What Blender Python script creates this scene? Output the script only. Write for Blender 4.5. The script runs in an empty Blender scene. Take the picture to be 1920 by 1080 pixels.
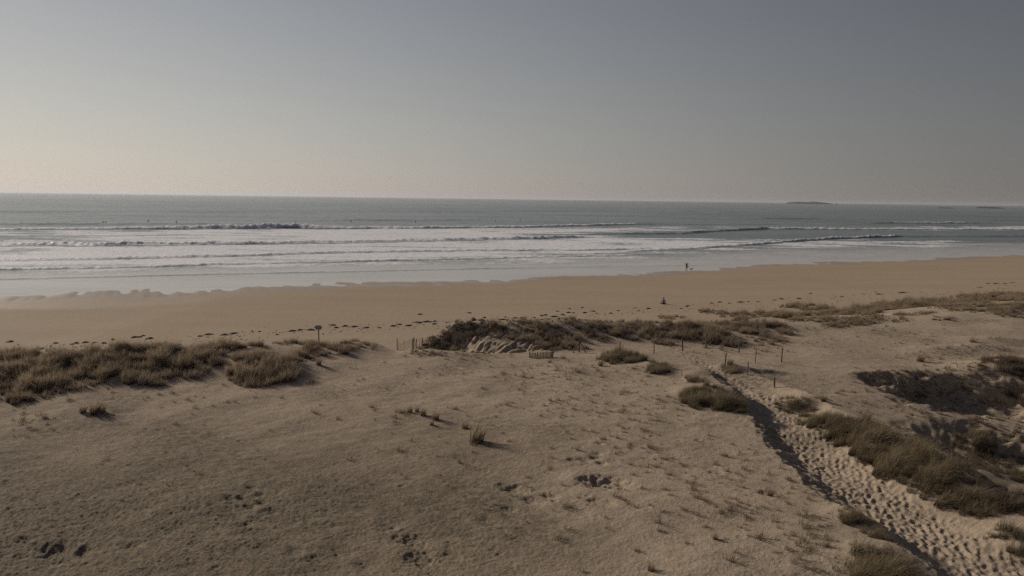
import bpy, math, random
import numpy as np
rad = math.radians
scene = bpy.context.scene
C = scene.collection
random.seed(7)
RNG = np.random.default_rng(11)

# ------------------------------------------------------------------ camera, sky, sun, exposure
CAM_H = 14.0
FPX = 1280.0                       # focal length in pixels of a 1920 wide picture
PITCH, ROLL = rad(7.45), rad(0.75)
_F = np.array([0, math.cos(PITCH), -math.sin(PITCH)])
_R0 = np.array([1.0, 0, 0]); _U0 = np.cross(_R0, _F)
_R = _R0 * math.cos(ROLL) + _U0 * math.sin(ROLL)
_U = -_R0 * math.sin(ROLL) + _U0 * math.cos(ROLL)
from mathutils import Matrix, Vector
cam_d = bpy.data.cameras.new('camera')
cam_d.sensor_width = 36; cam_d.lens = 36 * FPX / 1920
cam_d.clip_start = 0.5; cam_d.clip_end = 60000
cam = bpy.data.objects.new('camera', cam_d); C.objects.link(cam)
m = Matrix(((_R[0], _U[0], -_F[0], 0), (_R[1], _U[1], -_F[1], 0), (_R[2], _U[2], -_F[2], CAM_H), (0, 0, 0, 1)))
cam.matrix_world = m
scene.camera = cam

SUN_AZ, SUN_EL = 148.0, 24.0       # azimuth counted from +x towards +y
SUN = np.array([math.cos(rad(SUN_AZ)) * math.cos(rad(SUN_EL)), math.sin(rad(SUN_AZ)) * math.cos(rad(SUN_EL)), math.sin(rad(SUN_EL))])
sun_d = bpy.data.lights.new('sun', 'SUN'); sun_d.energy = 3.3; sun_d.angle = rad(0.8); sun_d.color = (1.0, 0.9, 0.77)
sun = bpy.data.objects.new('sun', sun_d); C.objects.link(sun)
sun.rotation_euler = Vector(-SUN).to_track_quat('-Z', 'Y').to_euler(); sun.location = (-60, 40, 60)

world = bpy.data.worlds.new('World'); scene.world = world; world.use_nodes = True
nt = world.node_tree; nt.nodes.clear()
N = nt.nodes.new; LK = nt.links.new
def wmath(op, a, b=None, c=None):
    n = N('ShaderNodeMath'); n.operation = op
    for i, v in enumerate((a, b, c)):
        if v is None: continue
        if isinstance(v, (int, float)): n.inputs[i].default_value = v
        else: LK(v, n.inputs[i])
    return n.outputs[0]
tc = N('ShaderNodeTexCoord')
nrm = N('ShaderNodeVectorMath'); nrm.operation = 'NORMALIZE'; LK(tc.outputs['Generated'], nrm.inputs[0])
dot = N('ShaderNodeVectorMath'); dot.operation = 'DOT_PRODUCT'; LK(nrm.outputs[0], dot.inputs[0]); dot.inputs[1].default_value = tuple(SUN)
sep = N('ShaderNodeSeparateXYZ'); LK(nrm.outputs[0], sep.inputs[0])
el = wmath('MAXIMUM', sep.outputs['Z'], 0.0)
e2 = wmath('SUBTRACT', 1.0, wmath('EXPONENT', wmath('MULTIPLY', el, -1.5)))
e3 = wmath('EXPONENT', wmath('MULTIPLY', el, -1 / 0.08))
FIT = [[-1.332, -1.288, -1.42], [1.289, 1.249, 1.162], [-2.834, -2.717, -1.854], [-0.248, -0.402, -0.348]]
dcl = wmath('SMOOTH_MAX', dot.outputs['Value'], -0.30, 0.15)
chan = []
for k in range(3):
    a, b, c, d = (FIT[j][k] for j in range(4))
    s = wmath('MULTIPLY_ADD', dcl, b, a)
    s = wmath('MULTIPLY_ADD', e2, c, s)
    s = wmath('MULTIPLY_ADD', e3, d, s)
    chan.append(wmath('EXPONENT', s))
comb = N('ShaderNodeCombineColor')
for k in range(3): LK(chan[k], comb.inputs[k])
bg1 = N('ShaderNodeBackground'); LK(comb.outputs[0], bg1.inputs[0]); bg1.inputs[1].default_value = 0.955
sky = N('ShaderNodeTexSky'); sky.sky_type = 'NISHITA'; sky.sun_disc = False
sky.sun_elevation = rad(SUN_EL); sky.sun_rotation = rad(90 - SUN_AZ); sky.dust_density = 1.5; sky.air_density = 1.0
bg2 = N('ShaderNodeBackground'); LK(sky.outputs[0], bg2.inputs[0]); bg2.inputs[1].default_value = 0.0025
ad = N('ShaderNodeAddShader'); LK(bg1.outputs[0], ad.inputs[0]); LK(bg2.outputs[0], ad.inputs[1])
wo = N('ShaderNodeOutputWorld'); LK(ad.outputs[0], wo.inputs[0])

vs = scene.view_settings
scene.display_settings.display_device = 'sRGB'
vs.view_transform = 'Standard'; vs.look = 'None'; vs.exposure = 0.0; vs.gamma = 1.0; vs.use_curve_mapping = False
cy = scene.cycles
cy.max_bounces = 5; cy.diffuse_bounces = 3; cy.glossy_bounces = 2; cy.transmission_bounces = 2; cy.volume_bounces = 0
cy.transparent_max_bounces = 6; cy.use_denoising = False; cy.caustics_reflective = False; cy.caustics_refractive = False

# ------------------------------------------------------------------ helpers
def ss(a, b, x):
    t = np.clip((x - a) / (b - a), 0, 1); return t * t * (3 - 2 * t)
def _h(ix, iy, s):
    n = (ix.astype(np.int64) * 374761393 + iy.astype(np.int64) * 668265263 + s * 1442695041) & 0xffffffff
    n = ((n ^ (n >> 13)) * 1274126177) & 0xffffffff
    n = n ^ (n >> 16)
    return (n & 0xffff) / 65535.0
def noise(x, y, s=0):
    """smooth noise in -1..1"""
    x = np.asarray(x, float); y = np.asarray(y, float)
    ix = np.floor(x); iy = np.floor(y); fx = x - ix; fy = y - iy
    out = 0
    u = fx * fx * fx * (fx * (fx * 6 - 15) + 10); v = fy * fy * fy * (fy * (fy * 6 - 15) + 10)
    def g(dx, dy):
        a = _h(ix + dx, iy + dy, s) * 2 * np.pi
        return np.cos(a) * (fx - dx) + np.sin(a) * (fy - dy)
    a = g(0, 0); b = g(1, 0); c = g(0, 1); d = g(1, 1)
    return (a + (b - a) * u + (c - a) * v + (a - b - c + d) * u * v) * 1.5
def fbm(x, y, s=0, o=4, g=0.5):
    r = 0; a = 1.0
    for i in range(o):
        r = r + a * noise(x * 2 ** i + 13.7 * i, y * 2 ** i - 7.1 * i, s + i); a *= g
    return r
def pray(px, py):
    d = _F + (px - 960) / FPX * _R - (py - 540) / FPX * _U
    return d
def un(px, py, z=0.0):
    d = pray(px, py); t = (z - CAM_H) / d[2]
    return np.array([d[0] * t, d[1] * t])
def unl(pts, z=0.0):
    return np.array([un(px, py, z) for px, py in pts])
def to_px(x, y, z):
    """photograph pixel in which a point of the place is seen (used while surveying the picture)"""
    v = [x, y, z - CAM_H]
    f = v[0] * _F[0] + v[1] * _F[1] + v[2] * _F[2]
    r = v[0] * _R[0] + v[1] * _R[1] + v[2] * _R[2]
    u = v[0] * _U[0] + v[1] * _U[1] + v[2] * _U[2]
    f = np.maximum(f, 0.1)
    return 960 + FPX * r / f, 540 - FPX * u / f
def pw(x, pts):
    """piecewise linear curve y(x) through world points, extended straight"""
    p = np.asarray(pts); p = p[np.argsort(p[:, 0])]
    r = np.interp(x, p[:, 0], p[:, 1])
    s0 = (p[1, 1] - p[0, 1]) / (p[1, 0] - p[0, 0]); s1 = (p[-1, 1] - p[-2, 1]) / (p[-1, 0] - p[-2, 0])
    r = np.where(x < p[0, 0], p[0, 1] + (x - p[0, 0]) * s0 * 0.3, r)
    return np.where(x > p[-1, 0], p[-1, 1] + (x - p[-1, 0]) * s1 * 0.7, r)

# ------------------------------------------------------------------ the lie of the land
SHORE = unl([(-60, 560), (60, 556), (150, 549), (260, 545), (340, 547), (430, 542), (500, 535), (640, 532), (770, 529), (900, 526), (1000, 522), (1150, 514), (1280, 509), (1400, 499), (1480, 493.5), (1550, 491.5), (1700, 488), (1800, 483), (1920, 478)])
EDGE = unl([(-80, 668), (100, 660), (300, 645), (450, 640), (600, 634), (700, 634), (760, 637), (820, 628), (870, 612), (950, 606), (1050, 604), (1150, 604), (1250, 598), (1400, 592), (1480, 586), (1600, 577), (1700, 567), (1800, 561), (1920, 550)], 3.0)
PATH = unl([(1230, 652), (1290, 680), (1335, 706), (1395, 745), (1452, 786), (1530, 852), (1622, 932), (1715, 1000), (1850, 1085), (2000, 1180)], 2.3)
def path_sd(x, y):
    """signed distance to the footpath (positive on the far, right side) and distance along it"""
    best = np.full(np.shape(x), 1e9); sd = np.zeros(np.shape(x)); al = np.zeros(np.shape(x)); acc = 0.0
    for i in range(len(PATH) - 1):
        a = PATH[i]; b = PATH[i + 1]; d = b - a; L = np.hypot(*d); d = d / L
        t = (x - a[0]) * d[0] + (y - a[1]) * d[1]
        if i == len(PATH) - 2: tc_ = np.maximum(t, 0)
        else: tc_ = np.clip(t, 0, L)
        qx = a[0] + d[0] * tc_; qy = a[1] + d[1] * tc_
        ds = np.hypot(x - qx, y - qy)
        s = np.sign((x - a[0]) * -d[1] + (y - a[1]) * d[0])
        m_ = ds < best
        best = np.where(m_, ds, best); sd = np.where(m_, s * ds, sd); al = np.where(m_, acc + tc_, al)
        acc += L
    return sd, al
def pits(x, y, cell, r, depth, s, dens=1.0, ang=0.0, el_=1.6):
    """scattered soft-rimmed prints, each an elongated hollow in its own jittered cell"""
    ca, sa = math.cos(ang), math.sin(ang)
    X = (x * ca + y * sa) / cell; Y = (-x * sa + y * ca) / cell
    ix = np.floor(X); iy = np.floor(Y); z = np.zeros(np.shape(x))
    for dx in (-1, 0, 1):
        for dy in (-1, 0, 1):
            jx = ix + dx; jy = iy + dy
            cx = jx + 0.15 + 0.7 * _h(jx, jy, s); cy_ = jy + 0.15 + 0.7 * _h(jx, jy, s + 1)
            th = (_h(jx, jy, s + 2) - 0.5) * 1.6
            k = (_h(jx, jy, s + 3) < dens) * (0.55 + 0.6 * _h(jx, jy, s + 4))
            u = (X - cx) * np.cos(th) + (Y - cy_) * np.sin(th); v = -(X - cx) * np.sin(th) + (Y - cy_) * np.cos(th)
            q = ((u / el_) ** 2 + v ** 2) * (cell / r) ** 2
            z = z + k * (-np.exp(-q * q * 1.2) + 0.35 * np.exp(-((np.sqrt(q) - 1.55) / 0.4) ** 2))
    return z * depth
# single scoops and hollows: photo pixel, radius across, radius deep, depth, ground height
SCOOPS = [(962, 915, .58, .34, .22), (1000, 937, .42, .25, .14), (955, 952, .25, .2, .12), (1030, 928, .3, .2, .14),
          (1145, 905, .85, .6, .34), (1105, 903, .5, .35, .2), (1130, 945, .5, .3, .14), (1280, 900, .3, .2, .1),
          (112, 1018, .8, .5, .24), (160, 1012, .3, .2, .15), (18, 940, .2, .15, .12), (45, 996, .25, .16, .14), (38, 1022, .25, .14, .12),
          (470, 910, .25, .15, .12), (452, 930, .2, .14, .1), (490, 938, .25, .15, .12), (505, 955, .3, .16, .13), (470, 945, .25, .15, .12), (460, 978, .3, .16, .12), (430, 930, .2, .13, .1), (478, 968, .3, .15, .1), (487, 922, .2, .14, .1),
          (1115, 858, .25, .18, .13), (1130, 868, .25, .18, .13), (1095, 862, .3, .18, .1), (1075, 863, .25, .18, .1), (1150, 865, .25, .18, .1), (1120, 852, .2, .15, .1), (1125, 835, .2, .15, .1),
          (792, 1048, .6, .42, .24), (775, 1010, .6, .42, .18), (730, 990, .4, .3, .12), (920, 975, .5, .3, .1), (690, 1060, .4, .3, .1), (850, 1040, .4, .3, .09), (590, 1045, .3, .2, .1), (555, 1030, .3, .2, .1), (640, 1030, .4, .3, .09),
          (1080, 960, .6, .4, .1), (1440, 928, .35, .3, .14), (1355, 890, .5, .35, .1), (1338, 880, .4, .3, .1), (1500, 905, .3, .2, .1), (250, 1010, .3, .2, .1), (870, 860, .6, .3, .08), (905, 880, .6, .3, .08)]
SCOOPS = [(un(px, py, 3.0), a, b, d) for px, py, a, b, d in SCOOPS]
# mounds of sand caught by the grass: pixel, radius x, radius y, height
MOUNDS = [(60, 690, 9, 4, .55), (290, 680, 6, 3, .5), (500, 695, 4, 2.2, .45), (470, 665, 6, 2, .35), (650, 645, 4, 1.6, .35),
          (1150, 618, 9, 3, .5), (1240, 625, 4, 2, .45), (1340, 632, 4, 2, .4), (1420, 612, 4, 2, .4), (1600, 588, 6, 2.5, .4), (1740, 572, 8, 3, .4), (1890, 578, 6, 3, .3),
          (1165, 667, 2.4, 1.1, .35), (1232, 688, 1.5, .9, .3), (1335, 745, 2.0, 1.0, .45), (1305, 704, 1.4, .7, .25), (1370, 688, .9, .6, .3), (1430, 693, 1.6, .35, .3),
          (1490, 752, 1.6, .8, .3), (1560, 795, 1.6, 1.0, .45), (1640, 840, 1.8, 1.2, .6), (1710, 880, 1.8, 1.2, .7), (1770, 912, 1.4, 1.0, .55), (1822, 930, 1.0, .8, .3),
          (1612, 972, 1.0, .8, .3), (1655, 1055, 1.3, .9, .45), (1905, 1000, 1.4, 1.2, .5), (1820, 655, 3.5, 1.2, .4), (1895, 690, 3.2, 1.8, .9), (1705, 700, 1.6, .8, .5), (1880, 640, 3, 1.4, .4),
          (1830, 800, 1.6, .9, .35), (1640, 698, 1.4, .6, .25)]
MOUNDS = [(un(px, py, 3.0), a, b, h_) for px, py, a, b, h_ in MOUNDS]
BOWL = un(885, 648, 3.0); HOLLOW = un(1800, 742, 2.2); HOLLOW2 = un(1655, 712, 2.6); VALLEY = un(1885, 850, 2.0)
def T(x, y, fine=True):
    x = np.asarray(x, float); y = np.asarray(y, float)
    sh = pw(x, SHORE) + 1.2 * noise(x / 9, y / 30, 3)
    dsh = sh - y
    # the wet foot of the beach, with low bars and runnels
    bar = 0.05 * noise(x / 16, y / 5.5, 5) * ss(-14, 0, dsh) * (1 - ss(3, 16, dsh))
    lob = 0.045 * noise(x / 2.6 + y / 9, y / 7, 6) * ss(-7, 1, dsh) * (1 - ss(2, 9, dsh))
    lob = lob + .05 * ss(-15, -45, x) * noise(x / 1.5 + y / 3.0, y / 8, 7) * ss(-5, 1, dsh) * (1 - ss(3, 9, dsh))
    z = np.where(dsh > 0, 0.011 * dsh + 0.00022 * dsh ** 2, 0.018 * dsh)
    z = np.clip(z, -1.6, 2.0) + bar + lob
    ed = pw(x, EDGE) + 0.9 * noise(x / 4.5, y / 9, 8) + 0.35 * noise(x / 1.4, y / 3, 9)
    back = ed - y
    w = 3.5 + 3.0 * np.exp(-((x + 7.5) / 2.5) ** 2) + 6 * ss(22, 40, x)
    mm = ss(-0.35, 1.0, back / w)
    P = 3.0 + 0.22 * noise(x / 13, y / 11, 20) + 0.10 * noise(x / 4.3, y / 3.6, 21)
    P = P - 0.45 * ss(-7, -19, x) * ss(44, 24, y)
    P = P + 0.35 * np.exp(-((back - 6) / 5) ** 2) * ss(-8, -12, x)
    z = z * (1 - mm) + P * mm
    for (cx, cy_), a, b, h_ in MOUNDS:
        q = ((x - cx) / a) ** 2 + ((y - cy_) / b) ** 2
        z = z + h_ * np.exp(-q * 1.1)
    # crest behind the scoop torn in the foredune
    wob = 0.45 * noise(x / 1.7, y / 1.7, 30) + 0.2 * noise(x / .6, y / .6, 31)
    crest = 1.15 * np.exp(-((y - (BOWL[1] + 3.9 + 0.15 * (x + 2))) / np.where(y < BOWL[1] + 3.9 + 0.15 * (x + 2), 2.1 + .9 * ss(-4, 2, x), 2.0)) ** 2) * ss(-9.5, -6.0, x) * ss(11, 3, x)
    z = z + crest * (1 + 0.2 * wob)
    # the scoop: floor, steep left wall, ribs of slumped sand
    bx = (x - BOWL[0] - 0.6) / 5.6; by = (y - BOWL[1] - 0.6) / 2.6
    q = np.sqrt(bx ** 2 + by ** 2) + 0.12 * wob
    cut = ss(1.08, 0.62, q) * ss(-5.2, -3.2, x - BOWL[0])
    ribs = 0.42 * np.abs(noise((x - 0.75 * y) / .62, (y + x) / 3.2, 33)) + 0.22 * np.abs(noise((x - 0.75 * y) / .24, (y + x) / 1.6, 34))
    floor = 2.1 + 1.1 * ss(-1.6, 2.6, x - BOWL[0] + 0.35 * (y - BOWL[1])) * ss(-2.0, 2.0, y - BOWL[1]) + ribs * 1.3 * ss(-3, 0, x - BOWL[0])
    z = z * (1 - cut) + np.minimum(z, floor) * cut
    # footpath trough, its bank and the ridge beyond it
    near = (x > 4) & (y < 56)
    if np.any(near):
        xs = x[near]; ys_ = y[near]
        sd, al = path_sd(xs, ys_)
        sd = sd + 0.15 * noise(xs / 1.1, ys_ / 1.1, 40) + (.22 * noise(xs / .5, ys_ / .5, 41) + .10 * noise(xs / .17, ys_ / .17, 42)) * (sd < 0)
        f = ss(6, 19, al)
        wd = 0.36 + 0.86 * ss(5, 28, al)
        prof = np.interp(sd / wd, [-6, -2.9, -2.2, -1.0, 0, 1.0, 2.0, 3.2, 4.2, 5.4, 7, 12], [0, .09, .11, -.52, -.58, -.56, -.32, .12, .0, -1.2, -1.45, -1.3])
        prof = np.where(sd > 0, prof * (0.5 + 0.5 * ss(8, 20, al)), prof)
        zz = z[near] + prof * f
        if fine:
            pm = ss(1.5, .8, np.abs(sd) / wd + .25 * noise(xs / .7, ys_ / .7, 43)) * ss(0.5, 3, al)
            pm2 = ss(3.0, 1.3, np.abs(sd + .3) / wd) * ss(-6, 2, al)
            zz = zz + pm * (pits(xs, ys_, .27, .10, .042, 50, .85, 1.2) + .5 * pits(xs, ys_, .43, .13, .05, 57, .6, 1.5) + .5 * pits(xs, ys_, .19, .07, .035, 55, .7, .9)) + (1 - pm) * pm2 * pits(xs, ys_, .34, .10, .028, 60, .6, .6)
        z[near] = zz
    for c_, rx, ry, dp in ((HOLLOW, 4.8, 3.4, 1.45), (HOLLOW2, 2.0, 1.0, .6), (VALLEY, 4.0, 5.5, 1.3)):
        rx_ = np.where(x > c_[0], rx * 1.6, rx)
        q = np.sqrt(((x - c_[0]) / rx_) ** 2 + ((y - c_[1]) / ry) ** 2) + 0.20 * noise(x / 1.5, y / 1.1, 44) + .05 * noise(x / .45, y / .4, 45)
        z = z - dp * ss(1.1, .38, q)
    for (cx, cy_), a, b, dp in SCOOPS:
        mk = (np.abs(x - cx) < 3 * a) & (np.abs(y - cy_) < 3 * b + .5)
        if np.any(mk):
            u = (x[mk] - cx) * .85 - (y[mk] - cy_) * .53; v = (x[mk] - cx) * .53 + (y[mk] - cy_) * .85
            q = (u / a) ** 2 + (v / b) ** 2 + .6 * noise(x[mk] / .3, y[mk] / .3, 46) + .35 * noise(x[mk] / .12, y[mk] / .12, 47)
            z[mk] = z[mk] - .58 * dp * np.exp(-np.maximum(q, 0) ** 1.5 * 1.1) + dp * .3 * np.exp(-(((u + 1.5 * a) / a) ** 2 + (v / b) ** 2))
    und = ss(60, 34, y) * mm * ss(14, 8, x - .2 * y)
    z = z + und * (.045 * noise((x + .9 * y) / 3.6, (y - .9 * x) / 2.2, 77) + .016 * noise((x + .6 * y) / 1.3, (y - .6 * x) / .8, 78))
    if fine:
        nearf = ss(75, 30, y) * mm
        rough = 0.6 + 0.45 * noise(x / 5, y / 5, 70) + .5 * ss(-3, -14, x) * ss(32, 20, y) + .35 * ss(34, 22, y) * ss(7, 0, x)
        rough = np.clip(rough, .15, 1.6) * nearf
        # wind-lumped crust
        z = z + rough * (0.010 * noise(x / .42 + y * .3, y / .34, 71) + 0.015 * noise(x / .20 + .4 * noise(x / .5, y / .5, 76), y / .15, 72) + 0.020 * noise(x / .095, y / .08, 73) + .010 * np.maximum(noise(x / .30, y / .26, 75), 0) ** .7)
        z = z + nearf * 0.012 * noise((x + .5 * y) / 1.3, (y - .5 * x) / .5, 74)
        z = z + nearf * pits(x, y, 1.15, .11, .035, 80, .35, .4, 1.2) * ss(-.2, .5, noise(x / 3.3, y / 3.3, 81))
        z = z + 0.012 * noise(x / .9, y / .5, 84) * (1 - ss(110, 60, y) * 0) * ss(6, 14, dsh)
    return z
def ground(px, py):
    d = pray(px, py)
    ta = (5.2 - CAM_H) / d[2]; tb = min((-1.5 - CAM_H) / d[2], 450) if d[2] < 0 else 450
    t = np.linspace(ta, tb, 320)
    X = d[0] * t; Y = d[1] * t; Z = CAM_H + d[2] * t
    h_ = T(X, Y, False)
    i = np.argmax(Z <= h_)
    return float(X[i]), float(Y[i]), float(h_[i])

def mesh_from(name, V, F4, smooth=True):
    me = bpy.data.meshes.new(name)
    V = np.asarray(V, np.float32); F4 = np.asarray(F4, np.int32)
    k = F4.shape[1]
    me.vertices.add(len(V)); me.vertices.foreach_set('co', V.ravel())
    me.loops.add(F4.size); me.loops.foreach_set('vertex_index', F4.ravel())
    me.polygons.add(len(F4)); me.polygons.foreach_set('loop_start', np.arange(0, F4.size, k, dtype=np.int32))
    me.polygons.foreach_set('loop_total', np.full(len(F4), k, np.int32))
    me.polygons.foreach_set('use_smooth', np.full(len(F4), smooth))
    me.update(calc_edges=True); me.validate()
    return me
def grid_faces(nr, nc):
    i = np.arange(nr - 1)[:, None] * nc + np.arange(nc - 1)[None, :]
    return np.stack([i, i + 1, i + nc + 1, i + nc], -1).reshape(-1, 4)
def attr(me, name, a):
    at = me.attributes.new(name, 'FLOAT', 'POINT'); at.data.foreach_set('value', np.asarray(a, np.float32).ravel())
def put(name, me, mat=None, parent=None, label=None, cat=None, group=None, kind=None, loc=None, rot=None, scale=None):
    o = bpy.data.objects.new(name, me); C.objects.link(o)
    if me is not None and mat is not None and not me.materials: me.materials.append(mat)
    if parent: o.parent = parent
    if label: o['label'] = label
    if cat: o['category'] = cat
    if group: o['group'] = group
    if kind: o['kind'] = kind
    if loc is not None: o.location = loc
    if rot is not None: o.rotation_euler = rot
    if scale is not None: o.scale = scale if hasattr(scale, '__len__') else (scale,) * 3
    return o

# ------------------------------------------------------------------ materials
class MT:
    def __init__(s, name):
        s.m = bpy.data.materials.new(name); s.m.use_nodes = True; s.nt = s.m.node_tree; s.nt.nodes.clear()
        s.out = s.n('ShaderNodeOutputMaterial')
    def n(s, t, **k):
        x = s.nt.nodes.new(t)
        for a, b in k.items(): setattr(x, a, b)
        return x
    def l(s, a, b): s.nt.links.new(a, b)
    def setv(s, n, i, v):
        if v is None: return
        if hasattr(v, 'is_output') or hasattr(v, 'links'): s.l(v, n.inputs[i])
        else: n.inputs[i].default_value = v
    def math(s, op, a, b=None, c=None, clamp=False):
        n = s.n('ShaderNodeMath', operation=op, use_clamp=clamp)
        for i, v in enumerate((a, b, c)): s.setv(n, i, v)
        return n.outputs[0]
    def noise(s, scale, detail=3, rough=.5, vec=None, dist=0):
        n = s.n('ShaderNodeTexNoise'); n.inputs['Scale'].default_value = scale; n.inputs['Detail'].default_value = detail
        n.inputs['Roughness'].default_value = rough; n.inputs['Distortion'].default_value = dist
        s.l(vec if vec is not None else s.pos(), n.inputs['Vector']); return n.outputs['Fac']
    def pos(s):
        if not hasattr(s, '_p'): s._p = s.n('ShaderNodeNewGeometry').outputs['Position']
        return s._p
    def map(s, sc, rot=0.0):
        n = s.n('ShaderNodeMapping'); s.l(s.pos(), n.inputs[0]); n.inputs['Scale'].default_value = sc; n.inputs['Rotation'].default_value = (0, 0, rot)
        return n.outputs[0]
    def mix(s, f, a, b):
        n = s.n('ShaderNodeMix', data_type='RGBA'); s.setv(n, 0, f)
        s.setv(n, 6, a); s.setv(n, 7, b); return n.outputs[2]
    def ramp(s, f, a, b):
        n = s.n('ShaderNodeMapRange', interpolation_type='SMOOTHSTEP'); s.setv(n, 0, f); n.inputs[1].default_value = a; n.inputs[2].default_value = b
        return n.outputs[0]
    def attr(s, name): return s.n('ShaderNodeAttribute', attribute_name=name).outputs['Fac']
    def bump(s, h, dist, strength=1.0, normal=None):
        n = s.n('ShaderNodeBump'); s.setv(n, 'Height', h); n.inputs['Distance'].default_value = dist; s.setv(n, 'Strength', strength)
        if normal is not None: s.l(normal, n.inputs['Normal'])
        return n.outputs[0]
    def bsdf(s, col, rough=.8, spec=.2, normal=None, ior=None):
        n = s.n('ShaderNodeBsdfPrincipled'); s.setv(n, 'Base Color', col); s.setv(n, 'Roughness', rough)
        s.setv(n, 'Specular IOR Level', spec)
        if ior: n.inputs['IOR'].default_value = ior
        if normal is not None: s.l(normal, n.inputs['Normal'])
        return n.outputs[0]
    def done(s, sh): s.l(sh, s.out.inputs[0]); return s.m
def rgb(r, g, b): return (r, g, b, 1.0)

def sand_material():
    s = MT('sand')
    beach = s.attr('beach'); wet = s.attr('wet'); moss = s.attr('moss')
    big = s.noise(.22, 3, .6); mid = s.noise(1.7, 4, .65); fine = s.noise(14, 4, .7); grain = s.noise(60, 2, .6)
    dune = s.mix(s.ramp(mid, .3, .7), rgb(.368, .284, .203), rgb(.45, .356, .26))
    dune = s.mix(s.math('MULTIPLY', s.ramp(fine, .5, .78), .45), dune, rgb(.25, .20, .145))
    dune = s.mix(s.math('MULTIPLY', s.ramp(big, .4, .7), .35), dune, rgb(.325, .255, .18))
    moss_shade_col = s.mix(s.ramp(fine, .35, .65), rgb(.105, .088, .06), rgb(.235, .19, .13))
    dune = s.mix(s.math('MULTIPLY', s.attr('crust_shade'), s.math('MULTIPLY_ADD', s.ramp(s.noise(2.2, 5, .7), .3, .7), .35, .55)), dune, s.mix(s.ramp(fine, .35, .65), rgb(.135, .106, .07), rgb(.235, .188, .13)))
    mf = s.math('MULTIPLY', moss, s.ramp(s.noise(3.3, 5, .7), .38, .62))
    dune = s.mix(s.math('MULTIPLY', mf, 1.0), dune, moss_shade_col)  # moss tint, also the dark painted into the shaded hollows
    streak = s.noise(1, 5, .65, s.map((.03, .14, 1), rad(-8)))
    bc = s.mix(s.ramp(streak, .3, .7), rgb(.36, .272, .184), rgb(.395, .305, .212))
    bc = s.mix(s.math('MULTIPLY', s.ramp(s.noise(2.5, 5, .7), .58, .75), .35), bc, rgb(.24, .19, .14))
    col = s.mix(beach, dune, bc)
    col = s.mix(wet, col, rgb(.34, .265, .19))
    hgt = s.math('ADD', s.math('MULTIPLY', fine, .7), s.math('MULTIPLY', grain, .3))
    dry = s.math('SUBTRACT', 1.0, wet)
    n1 = s.bump(hgt, .055, s.math('MULTIPLY', dry, s.math('SUBTRACT', 1.0, s.math('MULTIPLY', beach, .7))))
    rough = s.math('SUBTRACT', .92, s.math('MULTIPLY', wet, .62))
    return s.done(s.bsdf(col, rough, s.math('MULTIPLY_ADD', wet, .35, .1), n1))
def sea_material():
    s = MT('sea_water')
    foam = s.attr('foam'); calm = s.attr('calm')
    # foam: broken, streaky cover with holes
    n1 = s.noise(1, 5, .65, s.map((.55, .30, 1), rad(5))); n2 = s.noise(2.2, 4, .7)
    th = s.math('MULTIPLY_ADD', n2, .35, s.math('MULTIPLY', n1, .65))
    cover = s.ramp(s.math('ADD', s.math('SUBTRACT', foam, 1.0), th), .14, .46)
    cover = s.math('MULTIPLY', cover, s.ramp(foam, .02, .18))
    big = s.noise(1, 3, .5, s.map((.004, .02, 1), rad(3)))
    ripple = s.noise(1, 5, .6, s.map((.25, .9, 1), rad(4)))
    chop = s.noise(1, 4, .6, s.map((.035, .13, 1), rad(-5)))
    h_ = s.math('ADD', s.math('MULTIPLY', ripple, .25), chop)
    amp = s.math('SUBTRACT', 1.0, s.math('MULTIPLY', calm, .93))
    nb = s.bump(h_, .42, amp)
    wcol = s.mix(s.ramp(big, .35, .65), rgb(.09, .115, .11), rgb(.13, .15, .14))
    wcol = s.mix(calm, wcol, rgb(.57, .51, .45))  # sandy aerated shallows, lightened further to stand in for reflected sky
    rough = s.math('MULTIPLY_ADD', s.math('SUBTRACT', 1.0, calm), .12, .10)
    water = s.bsdf(wcol, rough, .5, nb, 1.33)
    fb = s.bump(s.noise(3.0, 4, .7), .12, .8)
    fcol = s.mix(s.ramp(n2, .3, .7), rgb(.86, .82, .79), rgb(.93, .90, .875))
    foamb = s.bsdf(fcol, .42, .65, fb)
    mx = s.n('ShaderNodeMixShader'); s.l(cover, mx.inputs[0]); s.l(water, mx.inputs[1]); s.l(foamb, mx.inputs[2])
    return s.done(mx.outputs[0])
def grass_material(name, base, tip, dark, patch=((.07, .062, .042), (.22, .20, .125))):
    s = MT(name)
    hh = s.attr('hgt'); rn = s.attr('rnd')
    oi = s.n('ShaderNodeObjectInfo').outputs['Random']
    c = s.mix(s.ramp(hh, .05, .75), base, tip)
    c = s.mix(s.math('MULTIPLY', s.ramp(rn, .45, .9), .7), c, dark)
    big = s.noise(.35, 3, .6)
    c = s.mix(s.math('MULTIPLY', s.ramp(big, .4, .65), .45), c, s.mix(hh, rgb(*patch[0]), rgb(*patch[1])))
    c = s.mix(s.math('MULTIPLY', oi, .25), c, rgb(.16, .11, .07))
    d = s.n('ShaderNodeBsdfDiffuse'); s.l(c, d.inputs[0])
    t = s.n('ShaderNodeBsdfTranslucent'); s.l(c, t.inputs[0])
    mx = s.n('ShaderNodeMixShader'); mx.inputs[0].default_value = .45
    s.l(d.outputs[0], mx.inputs[1]); s.l(t.outputs[0], mx.inputs[2])
    return s.done(mx.outputs[0])
def plain(name, a, b, scale=8, rough=.8, spec=.2, stretch=None):
    s = MT(name)
    f = s.noise(scale, 4, .65, s.map(stretch) if stretch else None)
    c = s.mix(s.ramp(f, .3, .7), rgb(*a), rgb(*b))
    return s.done(s.bsdf(c, rough, spec, s.bump(f, .01, .6)))
M_SAND = sand_material(); M_SEA = sea_material()
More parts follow.
